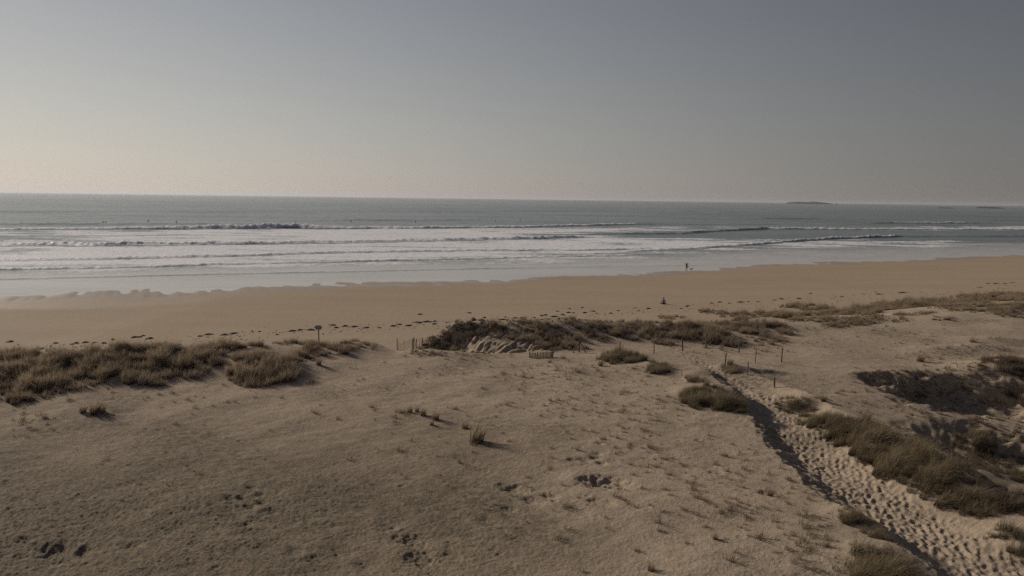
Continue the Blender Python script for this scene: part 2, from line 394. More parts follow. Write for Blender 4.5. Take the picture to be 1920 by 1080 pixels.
M_GRASS = grass_material('marram_straw', rgb(.14, .11, .08), rgb(.46, .37, .26), rgb(.22, .165, .115), ((.10, .07, .055), (.30, .225, .165)))
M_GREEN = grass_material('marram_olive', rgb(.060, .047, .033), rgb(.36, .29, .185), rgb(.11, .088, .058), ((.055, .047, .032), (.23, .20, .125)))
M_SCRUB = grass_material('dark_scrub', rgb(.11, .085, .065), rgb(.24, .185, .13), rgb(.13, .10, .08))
M_WOOD = plain('weathered_wood', (.10, .075, .055), (.19, .15, .115), 30, .85, .15, (1, 1, .15))
M_PALE = plain('pale_split_wood', (.26, .20, .14), (.40, .32, .24), 30, .85, .15, (1, 1, .15))
M_WEED = plain('dried_seaweed', (.018, .013, .010), (.05, .037, .028), 20, .7, .3)
M_ROCK = plain('dark_rock', (.05, .05, .045), (.09, .085, .07), .05, .9, .1)
M_SIGN = plain('grey_blue_sign_paint', (.15, .15, .19), (.20, .20, .25), 6, .5, .4)
M_WHITE = plain('white_paint', (.7, .7, .68), (.8, .8, .78), 4, .5, .4)
M_WETSUIT = plain('black_neoprene', (.012, .012, .014), (.025, .025, .028), 10, .5, .4)
M_SKIN = plain('skin', (.42, .27, .19), (.47, .31, .23), 12, .6, .3)
M_HAIR = plain('dark_hair', (.02, .014, .01), (.04, .028, .02), 60, .6, .3)
M_JEAN = plain('beige_trousers', (.20, .17, .14), (.26, .22, .18), 40, .9, .1)
M_DARKCLOTH = plain('dark_jacket', (.02, .02, .024), (.04, .038, .042), 30, .9, .1)
M_GREYCLOTH = plain('grey_sweater', (.16, .16, .165), (.24, .24, .245), 30, .9, .1)
M_FUR = plain('brown_fur', (.05, .035, .025), (.10, .07, .045), 40, .9, .1)

# ------------------------------------------------------------------ beach and dunes: one sheet
def axis_u(n_in, umax_in, n_out, umax):
    a = np.linspace(-umax_in, umax_in, n_in)
    o = umax_in * (umax / umax_in) ** (np.arange(1, n_out + 1) / n_out)
    return np.concatenate([-o[::-1], a, o])
def build_ground():
    ys = [-90, -60, -40, -25, -15, -8, -3, 1, 4, 6.5]
    y = 8.0
    while y < 118: ys.append(y); y += max(.03, y * (.00235 if y > 15 else .006))
    while y < 420: ys.append(y); y += y * .008
    ys = np.array(ys); U = axis_u(740, .80, 14, 2.2)
    s_ = np.where(ys > 8, ys, 8 + (8 - ys) * .9)
    X = s_[:, None] * U[None, :]; Y = np.repeat(ys[:, None], len(U), 1)
    Z = T(X, Y)
    V = np.stack([X, Y, Z], -1).reshape(-1, 3)
    me = mesh_from('dune_and_beach', V, grid_faces(*X.shape))
    dsh = pw(X, SHORE) - Y
    back = pw(X, EDGE) + .9 * noise(X / 4.5, Y / 9, 8) - Y
    attr(me, 'beach', 1 - ss(-2.5, 2.0, back + 1.2 * noise(X / 2.2, Y / 2.2, 90)))
    wetn = 2.2 * noise(X / 14, Y / 5, 91) + .8 * noise(X / 3, Y / 3, 92)
    lw = ss(-5, -55, X)
    attr(me, 'wet', (1 - ss(.02, .085 + .28 * lw, Z + (.02 + .03 * lw) * wetn)) * (1 - .25 * lw))
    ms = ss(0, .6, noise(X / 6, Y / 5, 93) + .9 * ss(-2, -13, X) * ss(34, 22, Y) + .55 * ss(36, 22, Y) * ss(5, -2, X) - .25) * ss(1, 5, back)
    hol_shade = 0
    for c_, rx, ry in ((HOLLOW, 4.6, 3.4), (HOLLOW2, 2.4, 1.4), (VALLEY, 4.5, 6)): hol_shade = np.maximum(hol_shade, ss(1.25, .6, np.sqrt(((X - c_[0]) / rx) ** 2 + ((Y - c_[1]) / ry) ** 2) + .25 * noise(X, Y, 95)))
    ms = np.maximum(ms, hol_shade * .5)  # shade of hollows and valley painted in along with the moss
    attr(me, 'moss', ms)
    attr(me, 'crust_shade', np.clip(ss(40, 23, Y + 3 * noise(X / 7, Y / 7, 94)) * ss(5.5, -3, X + 2 * noise(X / 4, Y / 4, 96)) * .95 + .25 * hol_shade, 0, 1))  # near-left sand crust, plus shade painted into the hollows
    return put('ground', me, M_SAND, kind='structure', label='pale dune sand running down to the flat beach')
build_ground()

# ------------------------------------------------------------------ the sea
# each wave: pixels along its crest, height (m) there, kind
WAVES = [
    dict(p=[(-150, 431, .5), (0, 430, .55), (150, 429.5, .55), (250, 429, .9), (330, 429.5, 1.0), (430, 428.5, 1.9), (560, 427.5, 1.9), (620, 428.5, 1.0), (760, 428, .9), (900, 427, .85), (1000, 426, .9), (1130, 422.5, 1.0), (1190, 421.5, .9), (1260, 421.5, .5), (1380, 421.5, .3), (1500, 421, .1), (2100, 421, 0)], f=2.5, b=7, foam=1, fx=(-200, 1195)),
    dict(p=[(1050, 441, 0), (1120, 439.5, .4), (1280, 438.5, .7), (1400, 431.5, .9), (1440, 430, 1.0), (1600, 430.5, .8), (1800, 430.5, .6), (1960, 430.5, .6), (2150, 430, .6)], f=2.0, b=7, foam=1, fx=(1435, 2300)),
    dict(p=[(-150, 459, .35), (0, 460, .45), (90, 459, .75), (200, 460, .8), (400, 457.5, .65), (640, 455, .6), (850, 450.5, .7), (1000, 447.5, .85), (1075, 445.5, .9), (1100, 445, .25), (1150, 445, 0)], f=1.7, b=5, foam=1, fx=(-300, 1090)),
    dict(p=[(1090, 477, 0), (1230, 468, .25), (1290, 467, .35), (1430, 457.5, .5), (1560, 448, .8), (1675, 444.5, .95), (1695, 444, .45), (1800, 444, .35), (1870, 444, .5), (1960, 443.5, .5), (2150, 443, .5)], f=1.7, b=5, foam=1, fx=(1100, 1680)),
    dict(p=[(-150, 492, .25), (0, 488, .28), (200, 485, .28), (400, 481, .34), (640, 473.5, .34), (900, 469.5, .32), (1100, 468.8, .28), (1200, 467, .25), (1300, 463, 0)], f=.85, b=3, foam=1, fx=(-300, 1250)),
    dict(p=[(-150, 508, .16), (0, 505.5, .25), (200, 502.5, .25), (400, 496.5, .25), (640, 491, .25), (900, 485, .23), (1100, 480, .2), (1260, 476, .15), (1350, 474, 0)], f=.5, b=2.5, foam=1, fx=(-300, 1300)),
    dict(p=[(-150, 528, .07), (0, 524.5, .11), (200, 519.5, .12), (400, 514.5, .12), (640, 510, .11), (900, 504, .1), (1280, 498, .07), (1400, 494, 0)], f=.4, b=1.6, foam=.5, fx=(-300, 1250)),
    dict(p=[(1440, 455.5, 0), (1500, 455.8, .25), (1580, 455.8, .2), (1660, 455.5, .3), (1740, 455, .25), (1800, 454.5, 0)], f=.5, b=2, foam=1, fx=(1450, 1790)),
    dict(p=[(1400, 476, 0), (1480, 478, .12), (1560, 484, .12), (1640, 486, 0)], f=.5, b=2, foam=0, fx=(0, 0)),
    dict(p=[(1600, 419.5, 0), (1660, 419.5, .8), (1720, 419, 1.3), (1800, 418.8, 1.1), (1840, 419, .6), (1900, 419, 0)], f=1.6, b=8, foam=1, fx=(1668, 1812)),
    dict(p=[(1200, 410, 0), (1380, 410, .8), (1500, 411, 1.1), (1640, 412, .9), (1760, 412, .2)], f=6, b=8, foam=0, fx=(0, 0)),
    dict(p=[(1200, 398, 0), (1280, 397.5, .7), (1380, 398, .8), (1500, 399, .5), (1700, 400, .2)], f=10, b=12, foam=0, fx=(0, 0)),
    dict(p=[(500, 412, 0), (640, 413, .6), (760, 413.5, .7), (860, 413, .5), (950, 412, .2)], f=6, b=8, foam=0, fx=(0, 0)),
    dict(p=[(800, 395, 0), (960, 396, .8), (1060, 396.5, .9), (1160, 397, .4)], f=9, b=10, foam=0, fx=(0, 0)),
    dict(p=[(-100, 421, .7), (120, 421, .8), (300, 420.5, .6), (520, 420, .3), (700, 420, 0)], f=6, b=8, foam=0, fx=(0, 0)),
    dict(p=[(-100, 397, .5), (120, 398, .8), (280, 399, .6), (520, 400, .3), (700, 400, 0)], f=8, b=10, foam=0, fx=(0, 0)),
]
# how much foam lies where: rows of photo heights with values at u = left .. right
FOAM_X = [-100, 0, 150, 350, 600, 900, 1100, 1280, 1450, 1600, 1750, 1920, 2100]
FOAM = [(408, [0] * 13), (414, [0, 0, 0, 0, 0, .05, .05, .1, .05, 0, 0, 0, 0]),
        (422, [.05, .05, .08, .1, .1, .1, .12, .2, .12, .1, .2, .3, .3]),
        (425, [.1, .1, .15, .2, .25, .3, .4, .75, .70, .6, .75, .85, .8]),
        (429, [.4, .4, .5, .8, .9, .9, .9, .8, .45, .6, .8, .85, .8]),
        (433, [.7, .75, .8, .95, 1, 1, .95, .7, .35, .45, .55, .5, .4]),
        (438, [.8, .8, .85, .95, 1, 1, .7, .25, .3, .2, .15, .1, .1]),
        (443, [.7, .7, .8, .9, 1, 1, .75, .3, .35, .3, .25, .2, .2]),
        (448, [.6, .6, .8, .95, 1, .98, .95, .85, .6, .7, .4, .4, .4]),
        (454, [.6, .7, .8, .95, .98, 1, .95, .95, .75, .85, .8, .5, .5]),
        (462, [.9, .95, 1, 1, 1, 1, 1, .95, .9, .85, .8, .6, .5]),
        (468, [.9, .95, 1, 1, 1, 1, .95, .85, .6, .5, .35, .2, .15]),
        (476, [.85, .9, 1, 1, 1, .95, .85, .6, .25, .15, .1, .05, 0]),
        (484, [.85, .9, 1, 1, .95, .85, .7, .4, .15, .1, 0, 0, 0]),
        (495, [.85, .9, .9, .9, .85, .7, .5, .3, .1, 0, 0, 0, 0]),
        (505, [.75, .75, .75, .7, .6, .5, .35, .2, 0, 0, 0, 0, 0]),
        (520, [.6, .6, .5, .5, .45, .35, .2, .1, 0, 0, 0, 0, 0]),
        (530, [.4, .35, .3, .25, .2, .1, 0, 0, 0, 0, 0, 0, 0]),
        (545, [.45, .4, .3, .2, .1, 0, 0, 0, 0, 0, 0, 0, 0]), (565, [.3] + [.1] * 12)]
def build_sea():
    ys = [70, 78, 84]
    y = 88.0
    while y < 215: ys.append(y); y += .45 if y < 200 else .6
    while y < 480: ys.append(y); y += .75 + (y - 215) * .006
    while y < 1500: ys.append(y); y += 3 + (y - 480) * .008
    while y < 45000: ys.append(y); y *= 1.07
    ys = np.array(ys); U = axis_u(600, .80, 10, 2.6)
    X = ys[:, None] * U[None, :]; Y = np.repeat(ys[:, None], len(U), 1)
    Z = np.zeros(X.shape)
    px, py = to_px(X, Y, 0 * X)
    fy = np.array([r[0] for r in FOAM]); fv = np.array([r[1] for r in FOAM])
    gx = np.interp(px, FOAM_X, np.arange(len(FOAM_X))); gy = np.interp(py, fy, np.arange(len(fy)))
    i0 = np.clip(gx.astype(int), 0, len(FOAM_X) - 2); j0 = np.clip(gy.astype(int), 0, len(fy) - 2)
    a = gx - i0; b = gy - j0
    foam = fv[j0, i0] * (1 - a) * (1 - b) + fv[j0, i0 + 1] * a * (1 - b) + fv[j0 + 1, i0] * (1 - a) * b + fv[j0 + 1, i0 + 1] * a * b
    foam = np.clip(foam + .28 * noise(X / 22, Y / 9, 101) * ss(.02, .3, foam), 0, 1)
    far = ss(300, 700, Y)
    # open-water swell and chop
    ph = (Y + 6 * noise(X / 120, Y / 160, 110) * 4) / 34
    Z += (.22 + .25 * far) * (np.maximum(np.sin(ph * 2 * np.pi), -.4)) * ss(230, 420, Y) * (1 - .8 * ss(3000, 8000, Y)) * (.6 + .8 * noise(X / 160, Y / 60, 111))
    Z += .10 * fbm(X / 7, Y / 3.2, 112, 3) * ss(120, 200, Y) + .03 * noise(X / 1.8, Y / 1.5, 115) * ss(120, 170, Y)
    for k, w in enumerate(WAVES):
        P = np.array(w['p'], float)
        W = unl(P[:, :2]); u = W[:, 0] / W[:, 1]
        n1 = noise(X / 11, Y * 0 + k, 120) ; n2 = noise(X / 2.3, Y * 0 + k, 121); n3 = noise(X / .8, Y / 1.2, 122)
        uu = X / Y
        amp = np.interp(uu, u, P[:, 2], left=P[0, 2], right=P[-1, 2])
        cy_ = np.interp(uu, u, W[:, 1]) + (1.6 if w['foam'] else 5) * n1 * np.clip(amp * 1.3, .1, 1) + (.45 * n2 if w['foam'] else 0)
        d = Y - cy_
        fr = w['f'] * (1 + .25 * n2); prof = np.where(d < 0, np.exp(-(d / fr) ** 2), np.exp(-(d / w['b']) ** 1.3 if False else -(np.maximum(d, 0) / w['b']) ** 1.4))
        A = amp * (1 + .35 * n1 + (.30 * n2 + .18 * n3 if w['foam'] else .1 * n2))
        Z = Z + np.maximum(A, 0) * prof
        if w['foam']:
            ppx = px; on = ss(w['fx'][0] - 12, w['fx'][0] + 12, ppx) * ss(w['fx'][1] + 6, w['fx'][1] - 6, ppx)
            fm = np.exp(-(np.minimum(d, 0) / (fr * 1.3)) ** 2) * ss(w['b'] * 1.2, w['b'] * .25, d) * ss(.04, .15, amp) * on * w['foam']
            foam = np.maximum(foam, np.clip(fm * 1.2, 0, 1))
            rough = fm * np.clip(A, 0, 1)
            Z = Z + rough * (.22 * n3 + .12 * noise(X / .45, Y / .5, 124))
        if w['foam'] == 1 and w['f'] < 3:
            # dark, foam-free step just ahead of the bore's toe
            foam = foam * (1 - .35 * np.exp(-((d + fr * 2.2) / (fr * .8)) ** 2) * ss(.1, .3, amp))
    Z = Z + foam * .05 * noise(X / .9, Y / .8, 125)
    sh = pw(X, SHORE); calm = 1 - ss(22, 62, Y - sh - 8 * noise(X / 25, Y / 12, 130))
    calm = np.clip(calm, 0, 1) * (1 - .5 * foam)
    Z = Z * (1 - .75 * (1 - ss(0, 7, Y - sh)))
    me = mesh_from('sea', np.stack([X, Y, Z], -1).reshape(-1, 3), grid_faces(*X.shape))
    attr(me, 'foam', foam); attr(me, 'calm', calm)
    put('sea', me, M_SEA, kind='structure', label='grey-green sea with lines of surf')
build_sea()

# ------------------------------------------------------------------ sea haze: an even, thin air round everything
def haze():
    a, b, z0, z1 = -60000, 60000, -3.0, 60.0
    V = [(x, y, z) for z in (z0, z1) for x, y in ((a, -3000), (b, -3000), (b, 58000), (a, 58000))]
    me = bpy.data.meshes.new('haze'); me.from_pydata(V, [], [(3, 2, 1, 0), (4, 5, 6, 7), (0, 1, 5, 4), (1, 2, 6, 5), (2, 3, 7, 6), (3, 0, 4, 7)]); me.update()
    m_ = bpy.data.materials.new('haze'); m_.use_nodes = True; t = m_.node_tree; t.nodes.clear()
    v = t.nodes.new('ShaderNodeVolumePrincipled'); v.inputs['Color'].default_value = (.93, .95, 1, 1); v.inputs['Density'].default_value = HAZE; v.inputs['Anisotropy'].default_value = .3
    o = t.nodes.new('ShaderNodeOutputMaterial'); t.links.new(v.outputs[0], o.inputs['Volume'])
    put('haze', me, m_, kind='stuff', label='thin even sea haze over the whole bay')
HAZE = 6.0e-5
haze()

# ------------------------------------------------------------------ marram grass
def blade_clump(n, rbase, length, width, lean, spread, seed, segs=3, wind=(.8, -.45)):
    """n arching blades in one mesh, with height and colour attributes"""
    r = np.random.default_rng(seed)
    a = r.uniform(0, 2 * np.pi, n); q = np.sqrt(r.uniform(0, 1, n)) * rbase
    bx = q * np.cos(a); by = q * np.sin(a)
    L = length * r.uniform(.5, 1.1, n) * (1 - .35 * (q / max(rbase, 1e-3)) ** 2)
    oa = a + r.normal(0, .6, n)
    out = spread * r.uniform(.2, 1.2, n)
    dx = np.cos(oa) * out + wind[0] * lean * r.uniform(.5, 1.3, n); dy = np.sin(oa) * out + wind[1] * lean * r.uniform(.5, 1.3, n)
    fa = r.uniform(0, np.pi, n); wx = np.cos(fa) * width / 2; wy = np.sin(fa) * width / 2
    t = np.linspace(0, 1, segs + 1)
    V = np.zeros((n, segs + 1, 2, 3)); H = np.zeros((n, segs + 1, 2)); Rn = np.zeros((n, segs + 1, 2)); rr = r.uniform(0, 1, n)
    for i, ti in enumerate(t):
        bend = ti ** 1.8
        X = bx + dx * L * bend; Y = by + dy * L * bend
        k = np.sqrt(dx ** 2 + dy ** 2)
        Z = L * (ti - .42 * np.minimum(k, 1.2) * ti ** 2.4) - .03
        tw = 1 - .85 * ti
        for sgn, j in ((-1, 0), (1, 1)):
            V[:, i, j, 0] = X + sgn * wx * tw; V[:, i, j, 1] = Y + sgn * wy * tw; V[:, i, j, 2] = Z
            H[:, i, j] = ti; Rn[:, i, j] = rr
    base = (np.arange(n) * (segs + 1) * 2)[:, None]
    k = np.arange(segs)[None, :] * 2
    F4 = np.stack([base + k, base + k + 1, base + k + 3, base + k + 2], -1).reshape(-1, 4)
    me = mesh_from('marram', V.reshape(-1, 3), F4)
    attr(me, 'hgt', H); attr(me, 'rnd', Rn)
    return me
SRC = bpy.data.collections.new('blade_sources')
def sources(tag_, mat, count, n, rb, L, w, lean, spread, seed):
    col = bpy.data.collections.new('blade_sources_' + tag_)
    for i in range(count):
        me = blade_clump(n, rb, L, w, lean, spread, seed + i); me.materials.append(mat)
        o = bpy.data.objects.new('marram_tuft_source', me); col.objects.link(o)
    return col
COL_STRAW = sources('straw', M_GRASS, 4, 90, .22, .80, .013, .35, .40, 100)
COL_OLIVE = sources('olive', M_GREEN, 5, 120, .20, .90, .011, .62, .50, 200)
COL_SCRUB = sources('scrub', M_SCRUB, 3, 110, .30, .65, .018, .15, .65, 300)
COL_THIN = sources('thin', M_GRASS, 4, 26, .09, .42, .013, .35, .55, 400)

def scatter_tree(col):
    g = bpy.data.node_groups.new('tufts_' + col.name, 'GeometryNodeTree')
    g.interface.new_socket('Geometry', in_out='INPUT', socket_type='NodeSocketGeometry')
    g.interface.new_socket('Geometry', in_out='OUTPUT', socket_type='NodeSocketGeometry')
    n = g.nodes.new; gi = n('NodeGroupInput'); go = n('NodeGroupOutput')
    ci = n('GeometryNodeCollectionInfo'); ci.inputs[0].default_value = col; ci.inputs[1].default_value = True; ci.inputs[2].default_value = True
    ip = n('GeometryNodeInstanceOnPoints'); ip.inputs['Pick Instance'].default_value = True
    def na(name, ty):
        a = n('GeometryNodeInputNamedAttribute'); a.data_type = ty; a.inputs[0].default_value = name; return a.outputs[0]
    g.links.new(gi.outputs[0], ip.inputs['Points']); g.links.new(ci.outputs[0], ip.inputs['Instance'])
    g.links.new(na('pick', 'INT'), ip.inputs['Instance Index'])
    g.links.new(na('rot', 'FLOAT_VECTOR'), ip.inputs['Rotation']); g.links.new(na('size', 'FLOAT_VECTOR'), ip.inputs['Scale'])
    g.links.new(ip.outputs[0], go.inputs[0])
    return g
TREES = {}
def tufts(name, pts, col, label, kind='stuff', cat=None, group=None, size=1.0, origin=None):
    """pts: (x, y, z, size) rows"""
    if len(pts) == 0: return None
    pts = np.asarray(pts, float)
    o0 = np.array([pts[:, 0].mean(), pts[:, 1].mean(), pts[:, 2].min()]) if origin is None else np.asarray(origin)
    me = bpy.data.meshes.new(name); me.vertices.add(len(pts))
    me.vertices.foreach_set('co', (pts[:, :3] - o0).astype(np.float32).ravel())
    k = len(pts)
    a = me.attributes.new('pick', 'INT', 'POINT'); a.data.foreach_set('value', RNG.integers(0, 100, k).astype(np.int32))
    a = me.attributes.new('rot', 'FLOAT_VECTOR', 'POINT')
    rt = np.stack([RNG.normal(0, .10, k), RNG.normal(.05, .10, k), RNG.normal(0, .5, k)], -1); a.data.foreach_set('vector', rt.astype(np.float32).ravel())
    a = me.attributes.new('size', 'FLOAT_VECTOR', 'POINT')
    sz = (pts[:, 3] * size * RNG.uniform(.7, 1.2, k))[:, None] * np.stack([RNG.uniform(.85, 1.2, k), RNG.uniform(.85, 1.2, k), RNG.uniform(.8, 1.15, k)], -1)
    a.data.foreach_set('vector', sz.astype(np.float32).ravel())
    me.update()
    o = put(name, me, None, label=label, cat=cat, group=group, kind=kind, loc=tuple(o0))
    if col.name not in TREES: TREES[col.name] = scatter_tree(col)
    md = o.modifiers.new('tufts', 'NODES'); md.node_group = TREES[col.name]
    return o
def in_scoop(X, Y, Z):
    px, py = to_px(X, Y, Z)
    return (px > 862) & (px < 1052) & (py > np.interp(px, [862, 885, 915, 950, 975, 1000, 1050], [656, 643, 633, 634, 645, 652, 660])) & (py < 676)
def patch_points(ells, per_m2, clip_noise=.25, h=1.0, nscale=1.3, seed=0, solid=False):
    """random points inside patches given as (px, py, radius x px, radius y px[, size])"""
    out = []
    for e in ells:
        cx, cy_, rx, ry = e[:4]; sz = e[4] if len(e) > 4 else 1.0
        g = ground(min(max(cx, -300), 2200), cy_)
        x0, y0, z0 = g
        wx = rx / FPX * y0 * 1.02; near = un(cx, cy_ + ry, z0)[1]; farr = un(cx, max(cy_ - ry, 395), z0)[1]
        wy = (farr - near) / 2; yc = (farr + near) / 2
        n_ = int(per_m2 * 4 * wx * wy) + (6 if solid else 0)
        X = x0 + RNG.uniform(-1, 1, n_) * wx; Y = yc + RNG.uniform(-1, 1, n_) * wy
        q = ((X - x0) / wx) ** 2 + ((Y - yc) / wy) ** 2
        nz = noise(X / nscale, Y / nscale, 500 + seed)
        keep = (q + .55 * nz < .85) & (nz > -clip_noise - .45 * (1 - q))
        if solid and not keep.any(): keep[:] = True
        X = X[keep]; Y = Y[keep]; q = q[keep]; nz = nz[keep]
        Z = T(X, Y, False)
        hum = noise(X / .9, Y / .9, 520 + seed)
        big_ = .62 + .3 * (1 - q) + .30 * nz + .55 * hum
        k2 = ((big_ > .38) | solid) & ~in_scoop(X, Y, Z)
        if solid: big_ = np.maximum(big_, .55)
        out.append(np.stack([X, Y, Z, sz * h * np.clip(big_, .3, 1.5)], -1)[k2])
    return np.concatenate(out)

LEFT = [(598, 648, 34, 6, .8), (70, 712, 140, 36, 1.0), (-60, 705, 110, 45), (150, 690, 110, 26), (300, 692, 100, 24, 1.05), (340, 676, 60, 16), (230, 672, 90, 13), (490, 704, 78, 18, 1.15), (520, 712, 40, 8, 1.0),
        (480, 674, 90, 13, .9), (380, 660, 70, 10, .85), (615, 655, 55, 11, .9), (670, 648, 44, 9, .7), (560, 672, 36, 9, .8), (40, 678, 90, 10, .9), (170, 668, 90, 8, .8), (300, 655, 80, 7, .8), (450, 650, 70, 7, .75), (560, 645, 50, 6, .8)]
BANK = [(812, 640, 36, 9, .8), (850, 626, 45, 8, .85), (905, 618, 45, 7, .8), (960, 622, 70, 12, .9), (1030, 626, 60, 10, .95), (1025, 644, 34, 9, .8), (1055, 640, 30, 9, .8), (985, 632, 40, 6, .7), (1120, 618, 70, 8, .85), (1100, 628, 50, 8, .8), (1190, 615, 70, 8, .8),
        (1235, 628, 46, 13, 1.0), (1180, 628, 40, 6, .8), (1262, 612, 50, 8, .8), (1100, 610, 80, 5, .7), (1082, 652, 26, 6, .8), (790, 662, 30, 6, .6), (825, 664, 30, 5, .6)]
BANKDARK = [(815, 652, 24, 11, .6), (846, 640, 30, 10, .6), (880, 626, 30, 6, .6), (1045, 650, 26, 8, .7), (1015, 652, 16, 5, .6)]
RIGHTB = [(1345, 636, 52, 9, .8), (1310, 618, 40, 7, .8), (1430, 614, 55, 9, .85), (1395, 604, 50, 5, .7), (1385, 592, 46, 5, .7), (1475, 594, 30, 6, .95), (1440, 590, 40, 4, .7), (1510, 577, 50, 5, .75), (1540, 590, 40, 6, .7), (1600, 588, 50, 8, .85), (1650, 580, 50, 6, .8),
          (1590, 604, 48, 5, .6), (1560, 612, 30, 4, .5), (1690, 574, 50, 6, .85), (1755, 572, 70, 8, .9), (1800, 568, 50, 6, .85), (1860, 560, 60, 6, .8), (1930, 556, 50, 7, .85), (1715, 590, 40, 4, .55), (1765, 598, 30, 4, .45), (1870, 580, 26, 5, .75), (1915, 575, 24, 7, .85), (1260, 596, 30, 4, .5), (1330, 585, 30, 4, .5), (1880, 590, 30, 4, .5), (1950, 585, 40, 6, .8), (2050, 570, 90, 14, .9)]
HOLG = [(1880, 655, 44, 7, .6), (1810, 658, 40, 6, .5), (1740, 672, 36, 6, .45), (1900, 640, 50, 6, .5), (1850, 722, 40, 8, .6), (1700, 705, 30, 6, .45), (1880, 735, 40, 9, .5), (1630, 690, 34, 4, .4), (1860, 770, 60, 10, .5), (1790, 800, 60, 12, .6), (1850, 815, 50, 14, .8), (1760, 780, 40, 6, .5), (1910, 790, 40, 12, .6), (1700, 770, 40, 5, .35)]
HOLD = [(1890, 690, 50, 16, .9), (1930, 680, 50, 20, 1.0), (1830, 690, 26, 5, .7), (1735, 718, 36, 7, .55), (1740, 700, 18, 4, .5), (1655, 703, 34, 5, .4), (1870, 730, 34, 8, .7), (1890, 860, 60, 34, .7), (1840, 870, 50, 28, .6), (1890, 930, 50, 30, .7), (1800, 850, 30, 12, .5), (1930, 740, 40, 14, .8)]
RIDGE = [(1530, 790, 40, 16, 1.0), (1565, 802, 46, 20, 1.1), (1610, 825, 52, 26, 1.2), (1660, 855, 58, 32, 1.25), (1715, 885, 60, 34, 1.25), (1765, 912, 50, 30, 1.1), (1810, 925, 30, 18, .9), (1700, 850, 50, 16, .9), (1770, 872, 50, 16, .8)]
tufts('dune_grass', patch_points(LEFT, 8, h=1.08, nscale=1.7, seed=1), COL_STRAW, 'dense brown marram grass along the left crest above the beach')
tufts('dune_grass', patch_points(BANK, 5, clip_noise=.15, seed=2), COL_STRAW, 'straw marram grass hanging over the torn sand bank')
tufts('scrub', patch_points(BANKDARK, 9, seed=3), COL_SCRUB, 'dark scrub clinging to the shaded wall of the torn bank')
RIGHTB = [(e[0], e[1], e[2] * 1.15, e[3] * 1.5) + tuple(e[4:]) for e in RIGHTB] + [(1350, 615, 90, 18, .55), (1420, 630, 60, 12, .6), (1300, 632, 50, 12, .8), (1550, 600, 90, 12, .5), (1830, 575, 90, 12, .5), (1650, 598, 60, 8, .5)]
tufts('dune_grass', patch_points(RIGHTB, 5.5, clip_noise=.05, h=1.3, nscale=1.9, seed=4), COL_STRAW, 'broken line of dry marram grass on the far right crest')
tufts('dune_grass', patch_points(HOLG, 5, seed=5), COL_THIN, 'thin pale grass round the shaded hollow on the right', size=1.6)
HOLD += [(1880, 885, 60, 34, .8), (1850, 930, 50, 26, .7), (1900, 960, 40, 26, .8), (1840, 895, 40, 20, .7), (1690, 712, 50, 8, .45), (1760, 700, 60, 6, .4), (1860, 790, 70, 16, .5), (1780, 770, 50, 10, .35), (1640, 706, 30, 6, .4), (1915, 715, 50, 18, .7)]
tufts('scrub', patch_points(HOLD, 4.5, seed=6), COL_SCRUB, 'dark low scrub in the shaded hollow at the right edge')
LOWL = [(1470, 835, 16, 5, .35), (1500, 870, 16, 6, .35), (1530, 905, 18, 6, .4), (1490, 905, 18, 6, .4), (1520, 960, 18, 8, .4), (1545, 985, 20, 8, .45), (1450, 820, 14, 4, .3), (1555, 925, 14, 8, .45), (1600, 945, 20, 8, .5), (1570, 1050, 20, 10, .5), (1545, 1075, 24, 10, .5), (1600, 1025, 22, 10, .6), (1530, 1010, 16, 6, .3), (1720, 1085, 26, 10, .5), (1870, 985, 30, 10, .5), (1890, 1050, 26, 14, .6), (1840, 1000, 20, 6, .4)]
tufts('dune_grass', patch_points(LOWL, 8, seed=12), COL_THIN, 'thin grass on the near bank of the lower path', size=1.5)
tufts('dune_grass', patch_points(RIDGE, 10, clip_noise=.32, seed=7), COL_OLIVE, 'thick olive marram grass ridge beyond the footprint path')

CLUMPS = [([(1325, 752, 50, 15, 1.1), (1365, 765, 34, 9, .95), (1295, 745, 26, 9, .9)], COL_OLIVE, 'large dark olive marram clump on the near side of the upper path', 12),
          ([(1165, 672, 44, 11, .95)], COL_OLIVE, 'olive marram clump just right of the braced post', 12), ([(1232, 694, 26, 9, .9)], COL_OLIVE, 'round marram clump below the thin post, near the path head', 12),
          ([(1303, 713, 28, 7, .7)], COL_OLIVE, 'low olive marram clump beside the first footprints of the path', 12), ([(1367, 694, 17, 7, .75)], COL_STRAW, 'small round marram clump with a dark shadow among the posts', 11),
          ([(1478, 757, 34, 9, .7), (1505, 765, 24, 7, .7)], COL_OLIVE, 'spreading marram clump at the upper end of the ridge past the path', 11), ([(1822, 945, 36, 20, 1.0)], COL_OLIVE, 'bright fan-shaped marram clump between path and dark valley', 14),
          ([(1615, 985, 44, 18, .9), (1595, 968, 20, 10, .6), (1640, 1005, 30, 14, .7)], COL_OLIVE, 'wind-combed marram clump on the near bank of the lower path', 14), ([(1655, 1072, 60, 34, 1.15), (1620, 1085, 40, 24, 1.0)], COL_OLIVE, 'biggest combed marram clump at the bottom edge left of the path', 14),
          ([(1905, 1020, 24, 26, .9)], COL_OLIVE, 'marram clump cut by the right edge beside the lower path', 14), ([(1855, 1010, 12, 5, .6)], COL_STRAW, 'low straw marram tuft on the right slope of the lower path', 12),
          ([(1470, 700, 10, 3, .3), (1445, 694, 14, 3, .35), (1420, 688, 14, 3, .35)], COL_THIN, 'line of short grass along the little sand rim among the posts', 20), ([(1820, 825, 36, 12, .8)], COL_OLIVE, 'pale swept marram mound left of the dark valley', 12),
          ([(583, 718, 8, 4, .55)], COL_STRAW, 'small marram tuft at the right foot of the left grass bank', 14)]
